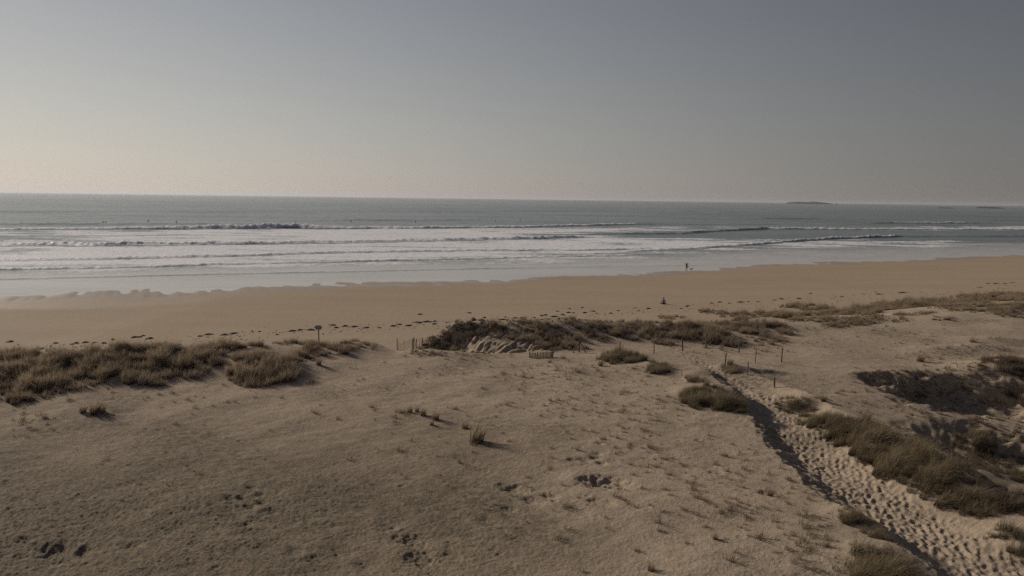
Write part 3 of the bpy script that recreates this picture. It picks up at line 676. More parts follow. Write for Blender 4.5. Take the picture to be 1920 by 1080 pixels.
def real_clump(pts, mat, seed, nb):
    """one joined mesh of many tufts"""
    base = [blade_clump(nb, .22, .85, .013, .45, .42, seed + i, segs=2) for i in range(3)]
    co = []; H = []; Rn = []; Fs = []; off = 0
    arr = []
    for me in base:
        v = np.zeros(len(me.vertices) * 3, np.float32); me.vertices.foreach_get('co', v)
        f = np.zeros(len(me.loops), np.int32); me.loops.foreach_get('vertex_index', f)
        hh = np.zeros(len(me.vertices), np.float32); me.attributes['hgt'].data.foreach_get('value', hh)
        rr = np.zeros(len(me.vertices), np.float32); me.attributes['rnd'].data.foreach_get('value', rr)
        arr.append((v.reshape(-1, 3), f.reshape(-1, 4), hh, rr))
    o0 = np.array([pts[:, 0].mean(), pts[:, 1].mean(), pts[:, 2].min()])
    for x, y, z, k in pts:
        v, f, hh, rr = arr[RNG.integers(0, 3)]
        a = RNG.normal(0, .45); k *= RNG.uniform(.75, 1.15); c_, s_ = math.cos(a) * k, math.sin(a) * k
        co.append(np.stack([v[:, 0] * c_ - v[:, 1] * s_, v[:, 0] * s_ + v[:, 1] * c_, v[:, 2] * k * RNG.uniform(.85, 1.15)], -1) + (np.array([x, y, z]) - o0))
        H.append(hh); Rn.append((rr + RNG.uniform()) % 1); Fs.append(f + off); off += len(v)
    me = mesh_from('marram_clump', np.concatenate(co), np.concatenate(Fs)); attr(me, 'hgt', np.concatenate(H)); attr(me, 'rnd', np.concatenate(Rn))
    me.materials.append(mat); return me, o0
for i, (e, col, lb, dn) in enumerate(CLUMPS):
    mat = {COL_OLIVE.name: M_GREEN}.get(col.name, M_GRASS)
    pts = patch_points(e, dn, clip_noise=1.5, seed=9, solid=True, h=.5 if col is COL_THIN else 1.0)
    me, o0 = real_clump(pts, mat, 900 + 7 * i, 24 if col is COL_THIN else 80)
    if col is COL_THIN: put('rim_grass', me, label=lb, kind='stuff', loc=tuple(o0))
    else: put('marram_clump', me, label=lb, cat='grass clump', group='separate marram clumps on the sand', loc=tuple(o0))

# lone tussocks: one mesh each, shared between alike ones
TUSS = [blade_clump(130, .13, .60, .014, .25, .28, 700 + i) for i in range(3)] + [blade_clump(45, .08, .34, .013, .3, .6, 720 + i) for i in range(4)]
for me_ in TUSS: me_.materials.append(M_GRASS)
ORD = ['first', 'second', 'third', 'fourth', 'fifth', 'sixth', 'seventh', 'eighth', 'ninth', 'tenth', 'eleventh', 'twelfth', 'thirteenth', 'fourteenth', 'fifteenth', 'sixteenth', 'seventeenth', 'eighteenth', 'nineteenth', 'twentieth',
       'twenty-first', 'twenty-second', 'twenty-third', 'twenty-fourth', 'twenty-fifth', 'twenty-sixth', 'twenty-seventh', 'twenty-eighth', 'twenty-ninth', 'thirtieth']
# (pixel of the base, height in photo pixels, label)
TS = [(155, 774, 14, 'left half of the brown tussock pair below the left grass bank'), (176, 776, 20, 'taller brown tussock of the pair below the left grass bank'), (190, 773, 16, 'right, thinner tussock beside the brown pair below the left bank'),
      (740, 784, 9, 'lowest left tuft of the curved tussock row at mid sand'), (753, 775, 10, 'small pointed tuft, second of the curved tussock row'), (768, 774, 14, 'pointed brown tuft, third of the curved tussock row'), (781, 772, 11, 'thin brown tuft, fourth of the curved tussock row'),
      (793, 779, 15, 'dark brown tuft, fifth of the curved tussock row'), (809, 797, 11, 'low tuft with its own shadow under the end of the curved row'), (816, 787, 18, 'broad tuft casting a long shadow, last of the curved tussock row'),
      (871, 804, 15, 'dark tuft just left of the tallest lone tussock'), (893, 829, 36, 'tallest lone tussock, brown, with a long dark shadow'), (882, 830, 8, 'tiny tuft at the foot of the tallest lone tussock'),
      (1543, 752, 13, 'small round tussock between the path clump and the posts'), (1624, 786, 16, 'upright tussock with a long shadow behind the olive ridge'), (1683, 802, 10, 'short tussock behind the middle of the olive ridge'),
      (1725, 678, 14, 'pale tussock on the rim above the shaded hollow'), (1824, 642, 10, 'small dark tussock above the thin grass on the right'), (1340, 1012, 12, 'tuft with a long shadow near the bottom, left of the lower path'),
      (1287, 1019, 8, 'tuft with a thin shadow near the bottom, farther left of the lower path'), (1443, 930, 14, 'dark round tuft with a strong shadow left of the path bend'), (1220, 1070, 16, 'tan tussock cut by the bottom edge'), (1237, 997, 10, 'dark tuft in the bottom middle sand'),
      (1193, 1034, 9, 'dark tuft above the tan tussock at the bottom edge'), (696, 764, 9, 'small dark sprig left of the curved tussock row'), (1125, 686, 12, 'tuft with a long shadow below the braced post'), (1121, 674, 9, 'pale stubby tuft left below the olive clump near the braced post'),
      (1030, 680, 8, 'tuft beside the blue shadow below the paling fence'), (1055, 672, 9, 'tuft right below the end of the paling fence'), (1187, 692, 8, 'tuft between the two olive clumps near the path head'), (597, 684, 13, 'thin dark upright sprig on the sand below the sign'), (1477, 900, 9, 'pale tuft on the bank edge above the path shadow')]
for px, py, hp, lb in TS:
    x, y, z = ground(px, py); d = math.hypot(x, y, z - CAM_H); hh = hp / FPX * d * 1.4
    big = hp > 10
    me_ = TUSS[random.randrange(3) if big else 3 + random.randrange(4)]
    sc = hh / (.52 if big else .28)
    put('grass_tussock', me_, label=lb, cat='grass tussock', group='lone tussocks on the open sand', loc=(x, y, float(T([x], [y])[0]) - .01), rot=(0, 0, random.uniform(-.6, .6)), scale=(sc * (1.0 if big else 1.2), sc, sc))
# seedlings nobody would count: scattered thin sprigs over the middle sand
def sprigs():
    P = []
    for (cx, cy_, rx, ry, n_) in [(1000, 700, 180, 30, 60), (1050, 760, 160, 60, 45), (1180, 800, 130, 90, 60), (1300, 900, 160, 110, 60), (1420, 950, 110, 90, 50), (1230, 740, 80, 60, 40), (1110, 690, 90, 20, 30), (700, 700, 120, 50, 14), (300, 740, 240, 25, 26), (800, 840, 260, 80, 24), (300, 880, 260, 120, 20),
                                  (1450, 640, 90, 20, 26), (1620, 620, 160, 30, 40), (1700, 660, 140, 30, 40), (1720, 740, 120, 60, 80), (1800, 700, 90, 50, 60), (1600, 740, 80, 40, 26), (870, 668, 90, 8, 24), (1520, 1000, 60, 70, 30), (1000, 940, 160, 90, 20), (760, 780, 60, 20, 8), (60, 790, 80, 30, 24), (1380, 660, 70, 20, 14)]:
        for i in range(int(n_ * 1.7)):
            px = cx + random.gauss(0, .5) * rx; py = cy_ + random.gauss(0, .5) * ry
            if 0 < px < 1960 and py < 1100:
                x, y, z = ground(px, py); P.append((x, y, z, random.choice((.35, .45, .5, .6, .8, 1.1)) * random.uniform(.8, 1.1)))
    tufts('grass_sprigs', P, COL_THIN, 'scattered small dry grass sprigs on the bare sand', size=1.3)
sprigs()

# ------------------------------------------------------------------ seaweed on the strandline
def weed_mesh(seed, lx, ly):
    r = np.random.default_rng(seed); n, k = 16, 4; V = []; F = []
    ph = r.uniform(0, 6.28, 4)
    for j in range(k):
        t = j / (k - 1); rr = math.cos(t * math.pi / 2) ** .6 if j < k - 1 else .12
        for i in range(n):
            a = i / n * 2 * math.pi
            w = 1 + .28 * math.sin(2 * a + ph[0]) + .2 * math.sin(3 * a + ph[1]) + .15 * math.sin(5 * a + ph[2]) + r.uniform(-.1, .1)
            V.append((lx / 2 * rr * w * math.cos(a), ly / 2 * rr * w * math.sin(a), -.03 + t * (.13 + r.uniform(-.02, .04))))
    for j in range(k - 1):
        for i in range(n): F.append((j * n + i, j * n + (i + 1) % n, (j + 1) * n + (i + 1) % n, (j + 1) * n + i))
    me = bpy.data.meshes.new('seaweed'); V.append((0, 0, .13)); t = len(V) - 1
    F += [((k - 1) * n + i, (k - 1) * n + (i + 1) % n, t) for i in range(n)]
    me.from_pydata(V, [], F); me.materials.append(M_WEED)
    me.polygons.foreach_set('use_smooth', [True] * len(F)); me.update(); return me
WEEDS = [weed_mesh(i, 1, 1) for i in range(6)]
# px, py, width in pixels
WD = [('left of the sign', [(18, 641, 14), (102, 644, 14), (72, 655, 16), (15, 659, 12), (135, 646, 8), (143, 644, 9), (159, 643, 10), (176, 643, 8), (193, 644, 9), (210, 637, 12), (253, 633, 16), (268, 630, 6), (280, 635, 16), (375, 631, 9), (390, 628, 15), (420, 628, 18), (436, 626, 18), (473, 623, 7), (486, 622, 5), (548, 621, 16), (562, 619.5, 10), (582, 619, 18), (519, 628, 6)]),
      ('between the sign and the torn bank', [(623, 610, 14), (630, 615, 11), (647, 612, 14), (663, 613, 16), (686, 615, 13), (711, 615, 8), (737, 612, 12), (748, 609, 11), (765, 611, 16), (783, 605, 18), (800, 604, 18), (815, 603, 9), (787, 590, 9), (814, 608, 9), (837, 605, 6), (857, 603, 9)]),
      ('behind the torn bank', [(880, 587, 9), (887, 597, 8), (908, 596, 9), (888, 601, 14), (902, 600.5, 14), (942, 600, 14), (947, 595, 6), (966, 597, 9), (978, 596.5, 12), (1002, 596, 8), (1015, 592.5, 9), (1023, 591, 10), (1039, 594, 14), (1055, 591, 10), (1045, 584, 7), (1066, 586.5, 10), (1075, 587, 8), (1068, 579, 6), (1092, 577, 7), (1096, 587, 9), (1112, 584, 11), (1119, 588, 6), (1145, 588, 9), (1159, 583, 7), (1190, 578, 5), (1197, 583, 6), (1216, 579, 9)]),
      ('right of the seated person', [(1277, 579, 6), (1290, 573.5, 8), (1287, 575.5, 7), (1334, 569, 9), (1349, 567, 9), (1367, 569, 7), (1389, 567, 12), (1403, 566, 6), (1421, 566, 7), (1452, 563, 8), (1465, 561, 11), (1498, 560, 9), (1520, 551, 7), (1578, 556, 6), (1620, 552, 5), (1642, 548, 5), (1648, 552, 12), (1692, 549, 14), (1838, 539, 8), (1852, 532, 6), (1867, 532, 10), (1884, 532, 7), (1899, 530, 6)])]
for where, lst in WD:
    for i, (px, py, w) in enumerate(sorted(lst)):
        x, y, z = ground(px, py); d = math.hypot(x, y, z - CAM_H); wm = w / FPX * d * 1.05
        shp = 'long seaweed streak' if w > 13 else 'dark seaweed heap' if w > 8 else 'small seaweed scrap'
        put('seaweed', WEEDS[random.randrange(6)], label=f'{shp} {where}, {ORD[i]} from the left there', cat='seaweed', group='seaweed clumps along the strandline',
            loc=(x, y, z), rot=(0, 0, random.uniform(-.2, .35)), scale=(wm, min(max(wm * .75, .35), 1.1), 1.0 if w > 8 else .7))
def litter():
    V = []; F = []
    for k in range(700):
        px = random.uniform(-60, 1960); base = np.interp(px, [0, 300, 600, 900, 1250, 1500, 1700, 1920], [655, 640, 618, 602, 581, 564, 550, 535])
        py = base + random.gauss(2, 5)
        x, y, z = ground(px, py)
        w = random.uniform(.05, .22); h = random.uniform(.04, .10); a = random.uniform(0, 3.1); b = len(V)
        for (u, v, t) in ((-w, -h, -.02), (w, -h * .6, -.02), (w * .8, h, -.02), (-w * .7, h * .8, -.02), (0, 0, random.uniform(.03, .07))):
            V.append((x + u * math.cos(a) - v * math.sin(a), y + u * math.sin(a) + v * math.cos(a), z + t))
        F += [(b, b + 1, b + 4), (b + 1, b + 2, b + 4), (b + 2, b + 3, b + 4), (b + 3, b, b + 4)]
    me = bpy.data.meshes.new('seaweed_litter'); me.from_pydata(V, [], F); me.update()
    put('seaweed_litter', me, M_WEED, kind='stuff', label='fine dark seaweed crumbs strewn along the strandline')
litter()

# ------------------------------------------------------------------ timber posts, paling fences, the sign
def loft(rings, closed=True):
    """rings: list of lists of points with equal length"""
    n = len(rings[0]); V = [p for r in rings for p in r]; F = []
    for j in range(len(rings) - 1):
        for i in range(n): F.append((j * n + i, j * n + (i + 1) % n, (j + 1) * n + (i + 1) % n, (j + 1) * n + i))
    if closed: F += [tuple(range(n))[::-1], tuple((len(rings) - 1) * n + i for i in range(n))]
    return V, F
def pole_mesh(name, pts, radii, n=10, mat=M_WOOD, rough=.08):
    rings = []
    for k, (p, r) in enumerate(zip(pts, radii)):
        p = Vector(p); q = Vector(pts[min(k + 1, len(pts) - 1)]) - Vector(pts[max(k - 1, 0)])
        q.normalize(); a = q.orthogonal().normalized(); b = q.cross(a)
        rings.append([tuple(p + (a * math.cos(t) + b * math.sin(t)) * r * random.uniform(1 - rough, 1 + rough)) for t in [i / n * 2 * math.pi for i in range(n)]])
    V, F = loft(rings); me = bpy.data.meshes.new(name); me.from_pydata(V, [], F); me.materials.append(mat); me.update(); return me
def post_mesh(h, r):
    return pole_mesh('fence_post', [(0, 0, -.4), (0, 0, .02), (.004, 0, h * .5), (0, .005, h - .03), (0, 0, h)], [r * 1.05, r * 1.05, r, r * .97, r * .75])
# base pixel, top pixel, radius, label
POSTS = [((1226, 663), (1226, 643), .035, 'thin dark leaning post behind the round marram clump'), ((1280, 658), (1278, 636), .055, 'stout grey post whose shadow runs right, second inland of the grass crest'),
         ((1324, 651), (1324, 625), .055, 'stout post standing closest to the far grass crest'), ((1385, 662), (1386, 640), .05, 'sturdy post between the crest post and the tall thin one'),
         ((1416, 681), (1416, 658), .03, 'thin post crossed by another post shadow'), ((1465, 679), (1465.5, 654), .045, 'post farthest inland on the right, its shadow longest'),
         ((1359, 688), (1360, 665), .045, 'post standing in the small round marram clump'), ((1401, 703), (1401.5, 680), .035, 'thin post at the start of the little sand rim'),
         ((1452, 727), (1451, 709), .05, 'short post nearest the upper ridge grass'), ((1162, 660), (1162, 641), .035, 'thin post half hidden behind the olive clump'),
         ((1278, 704), (1278, 696), .02, 'pale short stake at the near edge of the path head')]
for (bx_, by_), (tx, ty), r, lb in POSTS:
    x, y, z = ground(bx_, by_); d = math.hypot(x, y, z - CAM_H); h_ = (by_ - ty) / FPX * d * 1.02
    o = put('fence_post', post_mesh(h_, r), label=lb, cat='post', group='wooden posts among the dunes', loc=(x, y, z), rot=(random.gauss(0, .02), (tx - bx_) / max(by_ - ty, 1) + random.gauss(0, .01), 0))
x, y, z = ground(1086, 661)
br = put('braced_post', None, label='wooden post propped by two slanting braces', cat='post', loc=(x, y, z))
d = math.hypot(x, y, z - CAM_H); h_ = 31 / FPX * d
put('upright', pole_mesh('upright', [(0, 0, -.3), (0, 0, h_ * .5), (0, 0, h_)], [.05, .048, .042]), parent=br)
for sx in (-1, 1): put('brace', pole_mesh('brace', [(sx * .52, -.15, -.1), (sx * .26, -.08, h_ * .35), (sx * .02, 0, h_ * .68)], [.035, .035, .03]), parent=br)

def paling(name, a, b, n_, h_, label, gap=(), lean=.05):
    """split chestnut pales wired side by side, from pixel a to pixel b"""
    A = np.array(ground(*a)); B = np.array(ground(*b))
    root = put(name, None, label=label, cat='fence', loc=tuple(A))
    mes = []
    for k in range(5):
        hh = h_ * random.uniform(.88, 1.08); w = .022
        V, F = loft([[(-w, -.01, -.2), (w, -.012, -.2), (w * .9, .012, -.2), (-w, .01, -.2)], [(-w * .9, -.01, hh * .6), (w, -.01, hh * .6), (w, .01, hh * .6), (-w, .012, hh * .6)], [(-w * .8, -.008, hh - .06), (w * .8, -.008, hh - .06), (w * .8, .008, hh - .06), (-w * .8, .008, hh - .06)], [(-.004, -.003, hh), (.004, -.003, hh), (.004, .003, hh), (-.004, .003, hh)]])
        me = bpy.data.meshes.new('pale'); me.from_pydata(V, [], F); me.materials.append(M_PALE if k else M_WOOD); me.update(); mes.append(me)
    dr = B - A; ang = math.atan2(dr[1], dr[0]); top = []
    for i in range(n_):
        t = i / (n_ - 1)
        if any(g0 < t < g1 for g0, g1 in gap): continue
        P = A + dr * t; z = float(T([P[0]], [P[1]], False)[0])
        put('pale', mes[random.randrange(5)], parent=root, loc=(P[0] - A[0], P[1] - A[1], z - A[2]), rot=(random.gauss(0, .05), random.gauss(lean, .05), ang))
        top.append((P[0] - A[0], P[1] - A[1], z - A[2] + h_ * .6))
    for f in (.35, 1.25):
        put('wire', pole_mesh('wire', [(p[0], p[1] - .015, p[2] * 1 - h_ * .6 + h_ * .6 * f) for p in top], [.006] * len(top), 5), parent=root)
    for t in (0.0, 1.0):
        P = A + dr * t
        put('stake', post_mesh(h_ * 1.15, .035), parent=root, loc=(P[0] - A[0], P[1] - A[1] - .06, float(T([P[0]], [P[1]], False)[0]) - A[2]))
    return root
paling('paling_fence', (745, 656), (774, 661), 15, .85, 'short run of upright split-wood pales left of the torn bank')
paling('paling_fence', (776, 654), (812, 651), 18, .80, 'broken gappy split-wood pales nearer the shaded bank wall', gap=((.15, .28), (.45, .6)), lean=.12)
paling('paling_fence', (993, 671), (1035, 669), 26, .42, 'half-buried split-wood pales at the foot of the torn bank')
x, y, z = ground(1037, 672)
put('leaning_stake', pole_mesh('leaning_stake', [(-.12, 0, -.2), (0, 0, .3), (.12, .02, .75)], [.04, .038, .03]), label='leaning dark stake at the right end of the half-buried pales', cat='post', loc=(x, y, z))
x, y, z = ground(1034, 673)
put('leaning_stake', pole_mesh('leaning_stake', [(-.35, 0, -.1), (-.1, 0, .22), (.12, .0, .5)], [.03, .03, .025]), label='low slanting stake propping the leaning dark stake', cat='post', loc=(x, y, z))

x, y, z = ground(598, 642); d = math.hypot(x, y, z - CAM_H)
k = d / FPX
sg = put('beach_sign', None, label='sign post with a small six-sided grey panel above the left grass', cat='sign', loc=(x, y, z))
hs = 31 * k
put('post', pole_mesh('post', [(0, 0, -.3), (0, 0, hs * .6), (0, 0, hs - .02)], [.055, .05, .05]), parent=sg)
w, h_ = 7.0 * k, 3.9 * k; zc = hs - 3.6 * k
out = [(-w, 0), (-w * .55, -h_), (w * .62, -h_), (w, 0), (w * .62, h_), (-w * .55, h_)]
V, F = loft([[(a, -.075, zc + b) for a, b in out], [(a, -.055, zc + b) for a, b in out]]); me = bpy.data.meshes.new('panel'); me.from_pydata(V, [], F); me.update()
put('panel', me, M_SIGN, parent=sg)
out2 = [(a * .35, b * .45 + .04) for a, b in out]
V, F = loft([[(a, -.081, zc + b) for a, b in out2], [(a, -.0765, zc + b) for a, b in out2]]); me = bpy.data.meshes.new('notice'); me.from_pydata(V, [], F); me.update()
put('notice', me, plain('pale_notice', (.24, .24, .28), (.34, .34, .38), 20, .6, .2), parent=sg)
x, y, z = ground(584, 643)
put('driftwood', pole_mesh('driftwood', [(-.5, .1, .25), (0, 0, .22), (.55, -.12, .12)], [.03, .035, .025], mat=M_PALE), label='pale driftwood stick lying in the grass below the sign', cat='driftwood', loc=(x, y, z))

# ------------------------------------------------------------------ people
def body(name, J, E, mats, parent=None, sub=2):
    """a continuous figure: joints {name:(x,y,z,r)}, bones, grown with the Skin modifier; mats: function of face centre -> slot"""
    ks = list(J); idx = {k: i for i, k in enumerate(ks)}
    me = bpy.data.meshes.new(name); me.from_pydata([J[k][:3] for k in ks], [(idx[a], idx[b]) for a, b in E], [])
    o = bpy.data.objects.new(name, me); C.objects.link(o)
    md = o.modifiers.new('skin', 'SKIN'); md.use_smooth_shade = True
    sk = me.skin_vertices[0].data
    for k, i in idx.items():
        r = J[k][3]; sk[i].radius = (r, r) if not hasattr(r, '__len__') else r
    sk[0].use_root = True
    o.modifiers.new('sub', 'SUBSURF').levels = sub; o.modifiers['sub'].render_levels = sub
    dg = bpy.context.evaluated_depsgraph_get(); em = bpy.data.meshes.new_from_object(o.evaluated_get(dg))
    bpy.data.objects.remove(o)
    em.name = name
    ml, fn = mats
    for m_ in ml: em.materials.append(m_)
    for p in em.polygons: p.material_index = fn(p.center); p.use_smooth = True
    o = bpy.data.objects.new(name, em); C.objects.link(o); o.parent = parent
    return o
def hand(J, E, wrist, sx, tip_dir):
    wx_, wy_, wz_, _ = J[wrist]; p = wrist + '_palm'
    J[p] = (wx_ + tip_dir[0] * .07, wy_ + tip_dir[1] * .07, wz_ + tip_dir[2] * .07, (.038, .02)); E.append((wrist, p))
    side = Vector(tip_dir).cross(Vector((0, 1, .1))).normalized()
    for i, L in enumerate((.065, .078, .072, .055)):
        q = f'{p}f{i}'; s_ = (i - 1.5) * .019
        J[q] = (J[p][0] + tip_dir[0] * L + side[0] * s_, J[p][1] + tip_dir[1] * L + side[1] * s_ + .01, J[p][2] + tip_dir[2] * L + side[2] * s_, .009); E.append((p, q))
    J[p + 't'] = (J[p][0] + side[0] * -.055, J[p][1] - .01, J[p][2] + side[2] * -.055 + .01, .010); E.append((p, p + 't'))
# standing person, both elbows out, hands up at the face
x, y, z = ground(1287, 509)
pr = put('person', None, label='person in a dark jacket standing at the water edge with both elbows raised sideways', cat='person', loc=(x, y, z), rot=(0, 0, .1))
J = {'hip': (0, 0, .95, (.15, .11)), 'waist': (0, 0, 1.12, (.135, .10)), 'chest': (0, 0, 1.32, (.17, .115)), 'neck': (0, 0, 1.49, .055), 'head': (0, .01, 1.60, (.085, .10)), 'crown': (0, .01, 1.70, .07),
     'shl': (-.19, 0, 1.43, .065), 'shr': (.19, 0, 1.43, .065), 'ell': (-.46, .04, 1.50, .045), 'elr': (.46, .04, 1.50, .045), 'wrl': (-.20, .20, 1.58, .03), 'wrr': (.20, .20, 1.58, .03),
     'hl': (-.10, 0, .88, .09), 'hr': (.10, 0, .88, .09), 'kl': (-.11, .01, .49, .06), 'kr': (.12, -.02, .49, .06), 'al': (-.12, 0, .09, .04), 'ar': (.14, -.02, .09, .04), 'tl': (-.13, .15, .035, .032), 'tr': (.16, .13, .035, .032)}
E = [('hip', 'waist'), ('waist', 'chest'), ('chest', 'neck'), ('neck', 'head'), ('head', 'crown'), ('chest', 'shl'), ('chest', 'shr'), ('shl', 'ell'), ('shr', 'elr'), ('ell', 'wrl'), ('elr', 'wrr'), ('hip', 'hl'), ('hip', 'hr'), ('hl', 'kl'), ('hr', 'kr'), ('kl', 'al'), ('kr', 'ar'), ('al', 'tl'), ('ar', 'tr')]
hand(J, E, 'wrl', -1, (.8, .1, .25)); hand(J, E, 'wrr', 1, (-.8, .1, .25))
def mt_(c):
    if c[2] > 1.5 and abs(c[0]) < .13 and c[1] < .14: return 2
    if c[1] > .17 and c[2] > 1.4 and abs(c[0]) < .22: return 2
    return 0 if c[2] > .92 else (3 if c[2] < .08 else 1)
body('figure', J, E, ([M_DARKCLOTH, M_JEAN, M_SKIN, M_DARKCLOTH], mt_), pr)
def blob(name, sx, sy, sz, mat, parent, loc, sq=1.0):
    n = 12; rings = []
    for j in range(1, 8):
        a = j / 8 * math.pi; rings.append([(sx * math.sin(a) ** sq * math.cos(t) * random.uniform(.96, 1.04), sy * math.sin(a) ** sq * math.sin(t), -sz * math.cos(a)) for t in [i / n * 2 * math.pi for i in range(n)]])
    V, F = loft(rings); me = bpy.data.meshes.new(name); me.from_pydata(V, [], F); me.polygons.foreach_set('use_smooth', [True] * len(F)); me.update()
    return put(name, me, mat, parent=parent, loc=loc)
blob('hair', .098, .115, .10, M_HAIR, pr, (0, -.015, 1.665))
# pale bag hanging at the right elbow side
bag = put('bag', None, label='pale bag hanging at the side of the standing person', cat='bag', loc=(x + .30, y + .03, z + .98))
blob('sack', .13, .09, .17, M_WHITE, bag, (0, 0, 0), .7)
put('strap', pole_mesh('strap', [(-.08, 0, .14), (-.10, .0, .36), (-.06, 0, .47)], [.012] * 3, 6, M_WHITE), parent=bag)
# small dog beside
x2, y2, z2 = ground(1295, 507)
dg_ = put('dog', None, label='small dark dog on the wet sand beside the standing person', cat='dog', loc=(x2 + .1, y2, z2), rot=(0, 0, .2))
J = {'rump': (-.22, 0, .30, (.075, .08)), 'mid': (0, 0, .30, (.075, .07)), 'chest': (.18, 0, .31, (.08, .09)), 'neck': (.28, 0, .40, .05), 'head': (.35, 0, .47, .055), 'muz': (.45, 0, .44, .025),
     'tail1': (-.32, 0, .36, .02), 'tail2': (-.42, 0, .44, .012), 'e1': (.33, .04, .55, .012), 'e2': (.33, -.04, .55, .012)}
E = [('rump', 'mid'), ('mid', 'chest'), ('chest', 'neck'), ('neck', 'head'), ('head', 'muz'), ('rump', 'tail1'), ('tail1', 'tail2'), ('head', 'e1'), ('head', 'e2')]
for s_ in (-1, 1):
    J[f'k{s_}'] = (-.18, s_ * .07, .20, .035); J[f'h{s_}'] = (-.27, s_ * .07, .11, .02); J[f'p{s_}'] = (-.24, s_ * .07, .02, .018)
    J[f'el{s_}'] = (.18, s_ * .06, .19, .028); J[f'wr{s_}'] = (.19, s_ * .06, .09, .02); J[f'f{s_}'] = (.20, s_ * .06, .02, .018)
    E += [('rump', f'k{s_}'), (f'k{s_}', f'h{s_}'), (f'h{s_}', f'p{s_}'), ('chest', f'el{s_}'), (f'el{s_}', f'wr{s_}'), (f'wr{s_}', f'f{s_}')]
body('figure', J, E, ([M_FUR], lambda c: 0), dg_, 1)
# seated person, legs crossed, seen from behind
x, y, z = ground(1244, 571)
ps = put('person', None, label='person in a grey top sitting cross-legged on the dry beach', cat='person', loc=(x, y, z), rot=(0, 0, -.1))
J = {'hip': (0, 0, .13, (.17, .13)), 'waist': (0, .01, .28, (.145, .11)), 'chest': (0, .04, .46, (.17, .12)), 'neck': (0, .06, .62, .052), 'head': (0, .08, .73, (.08, .095)), 'crown': (0, .08, .81, .065),
     'shl': (-.18, .04, .56, .06), 'shr': (.18, .04, .56, .06), 'ell': (-.25, .12, .32, .043), 'elr': (.25, .12, .32, .043), 'wrl': (-.20, .34, .24, .03), 'wrr': (.20, .34, .24, .03),
     'hl': (-.12, .05, .12, .09), 'hr': (.12, .05, .12, .09), 'kl': (-.40, .24, .15, .065), 'kr': (.40, .24, .15, .065), 'al': (.02, .38, .07, .045), 'ar': (-.02, .44, .07, .045), 'tl': (.16, .42, .05, .032), 'tr': (-.16, .48, .05, .032)}
E = [('hip', 'waist'), ('waist', 'chest'), ('chest', 'neck'), ('neck', 'head'), ('head', 'crown'), ('chest', 'shl'), ('chest', 'shr'), ('shl', 'ell'), ('shr', 'elr'), ('ell', 'wrl'), ('elr', 'wrr'), ('hip', 'hl'), ('hip', 'hr'), ('hl', 'kl'), ('hr', 'kr'), ('kl', 'al'), ('kr', 'ar'), ('al', 'tl'), ('ar', 'tr')]
hand(J, E, 'wrl', -1, (-.1, .7, -.2)); hand(J, E, 'wrr', 1, (.1, .7, -.2))
body('figure', J, E, ([M_GREYCLOTH, M_DARKCLOTH, M_SKIN], lambda c: 2 if (c[2] > .60 and abs(c[0]) < .1) or (c[1] > .33 and .2 < c[2] < .3) else (0 if c[2] > .21 and c[1] < .33 else 1)), ps)
blob('hair', .092, .105, .13, M_HAIR, ps, (0, .045, .77))

# surfers waiting beyond the break: a seated figure on a board each
def surfer(px, py, standing, lb, src={}):
    p = un(px, py, 0); key = standing
    root = put('surfer', None, label=lb, cat='surfer', group='surfers beyond the breaking waves', loc=(p[0], p[1], .12), rot=(0, 0, random.uniform(-.6, .6)))
    if key not in src:
        if standing:
            J = {'hip': (0, 0, .78, (.14, .1)), 'chest': (0, .05, 1.15, (.17, .11)), 'neck': (0, .08, 1.32, .055), 'head': (0, .1, 1.45, .095), 'ell': (-.42, .1, 1.2, .04), 'elr': (.4, .1, 1.15, .04), 'wl': (-.62, .1, 1.3, .03), 'wr': (.62, .1, 1.2, .03), 'kl': (-.25, .1, .45, .06), 'kr': (.25, .1, .45, .06), 'al': (-.3, 0, .1, .045), 'ar': (.3, 0, .1, .045)}
            E = [('hip', 'chest'), ('chest', 'neck'), ('neck', 'head'), ('chest', 'ell'), ('chest', 'elr'), ('ell', 'wl'), ('elr', 'wr'), ('hip', 'kl'), ('hip', 'kr'), ('kl', 'al'), ('kr', 'ar')]
        else:
            J = {'hip': (0, 0, .12, (.15, .12)), 'chest': (0, .04, .5, (.17, .12)), 'neck': (0, .06, .68, .055), 'head': (0, .08, .82, .10), 'ell': (-.27, .12, .4, .04), 'elr': (.27, .12, .4, .04), 'wl': (-.2, .3, .2, .03), 'wr': (.2, .3, .2, .03), 'kl': (-.3, .3, .05, .07), 'kr': (.3, .3, .05, .07), 'al': (-.32, .3, -.3, .04), 'ar': (.32, .3, -.3, .04)}
            E = [('hip', 'chest'), ('chest', 'neck'), ('neck', 'head'), ('chest', 'ell'), ('chest', 'elr'), ('ell', 'wl'), ('elr', 'wr'), ('hip', 'kl'), ('hip', 'kr'), ('kl', 'al'), ('kr', 'ar')]
        src[key] = body('figure', J, E, ([M_WETSUIT], lambda c: 0), root, 1).data
        rings = [[(w_ * math.cos(t), yy, .03 * math.sin(t) + rk) for t in [i / 8 * 2 * math.pi for i in range(8)]] for yy, w_, rk in ((-1, .12, 0), (-.7, .22, 0), (0, .27, 0), (.6, .22, .02), (.95, .1, .08), (1.08, .02, .12))]
        V, F = loft(rings); me = bpy.data.meshes.new('board'); me.from_pydata(V, [], F); me.materials.append(M_WHITE); me.update(); src['b'] = me
    else: put('figure', src[key], parent=root)
    put('board', src['b'], parent=root)
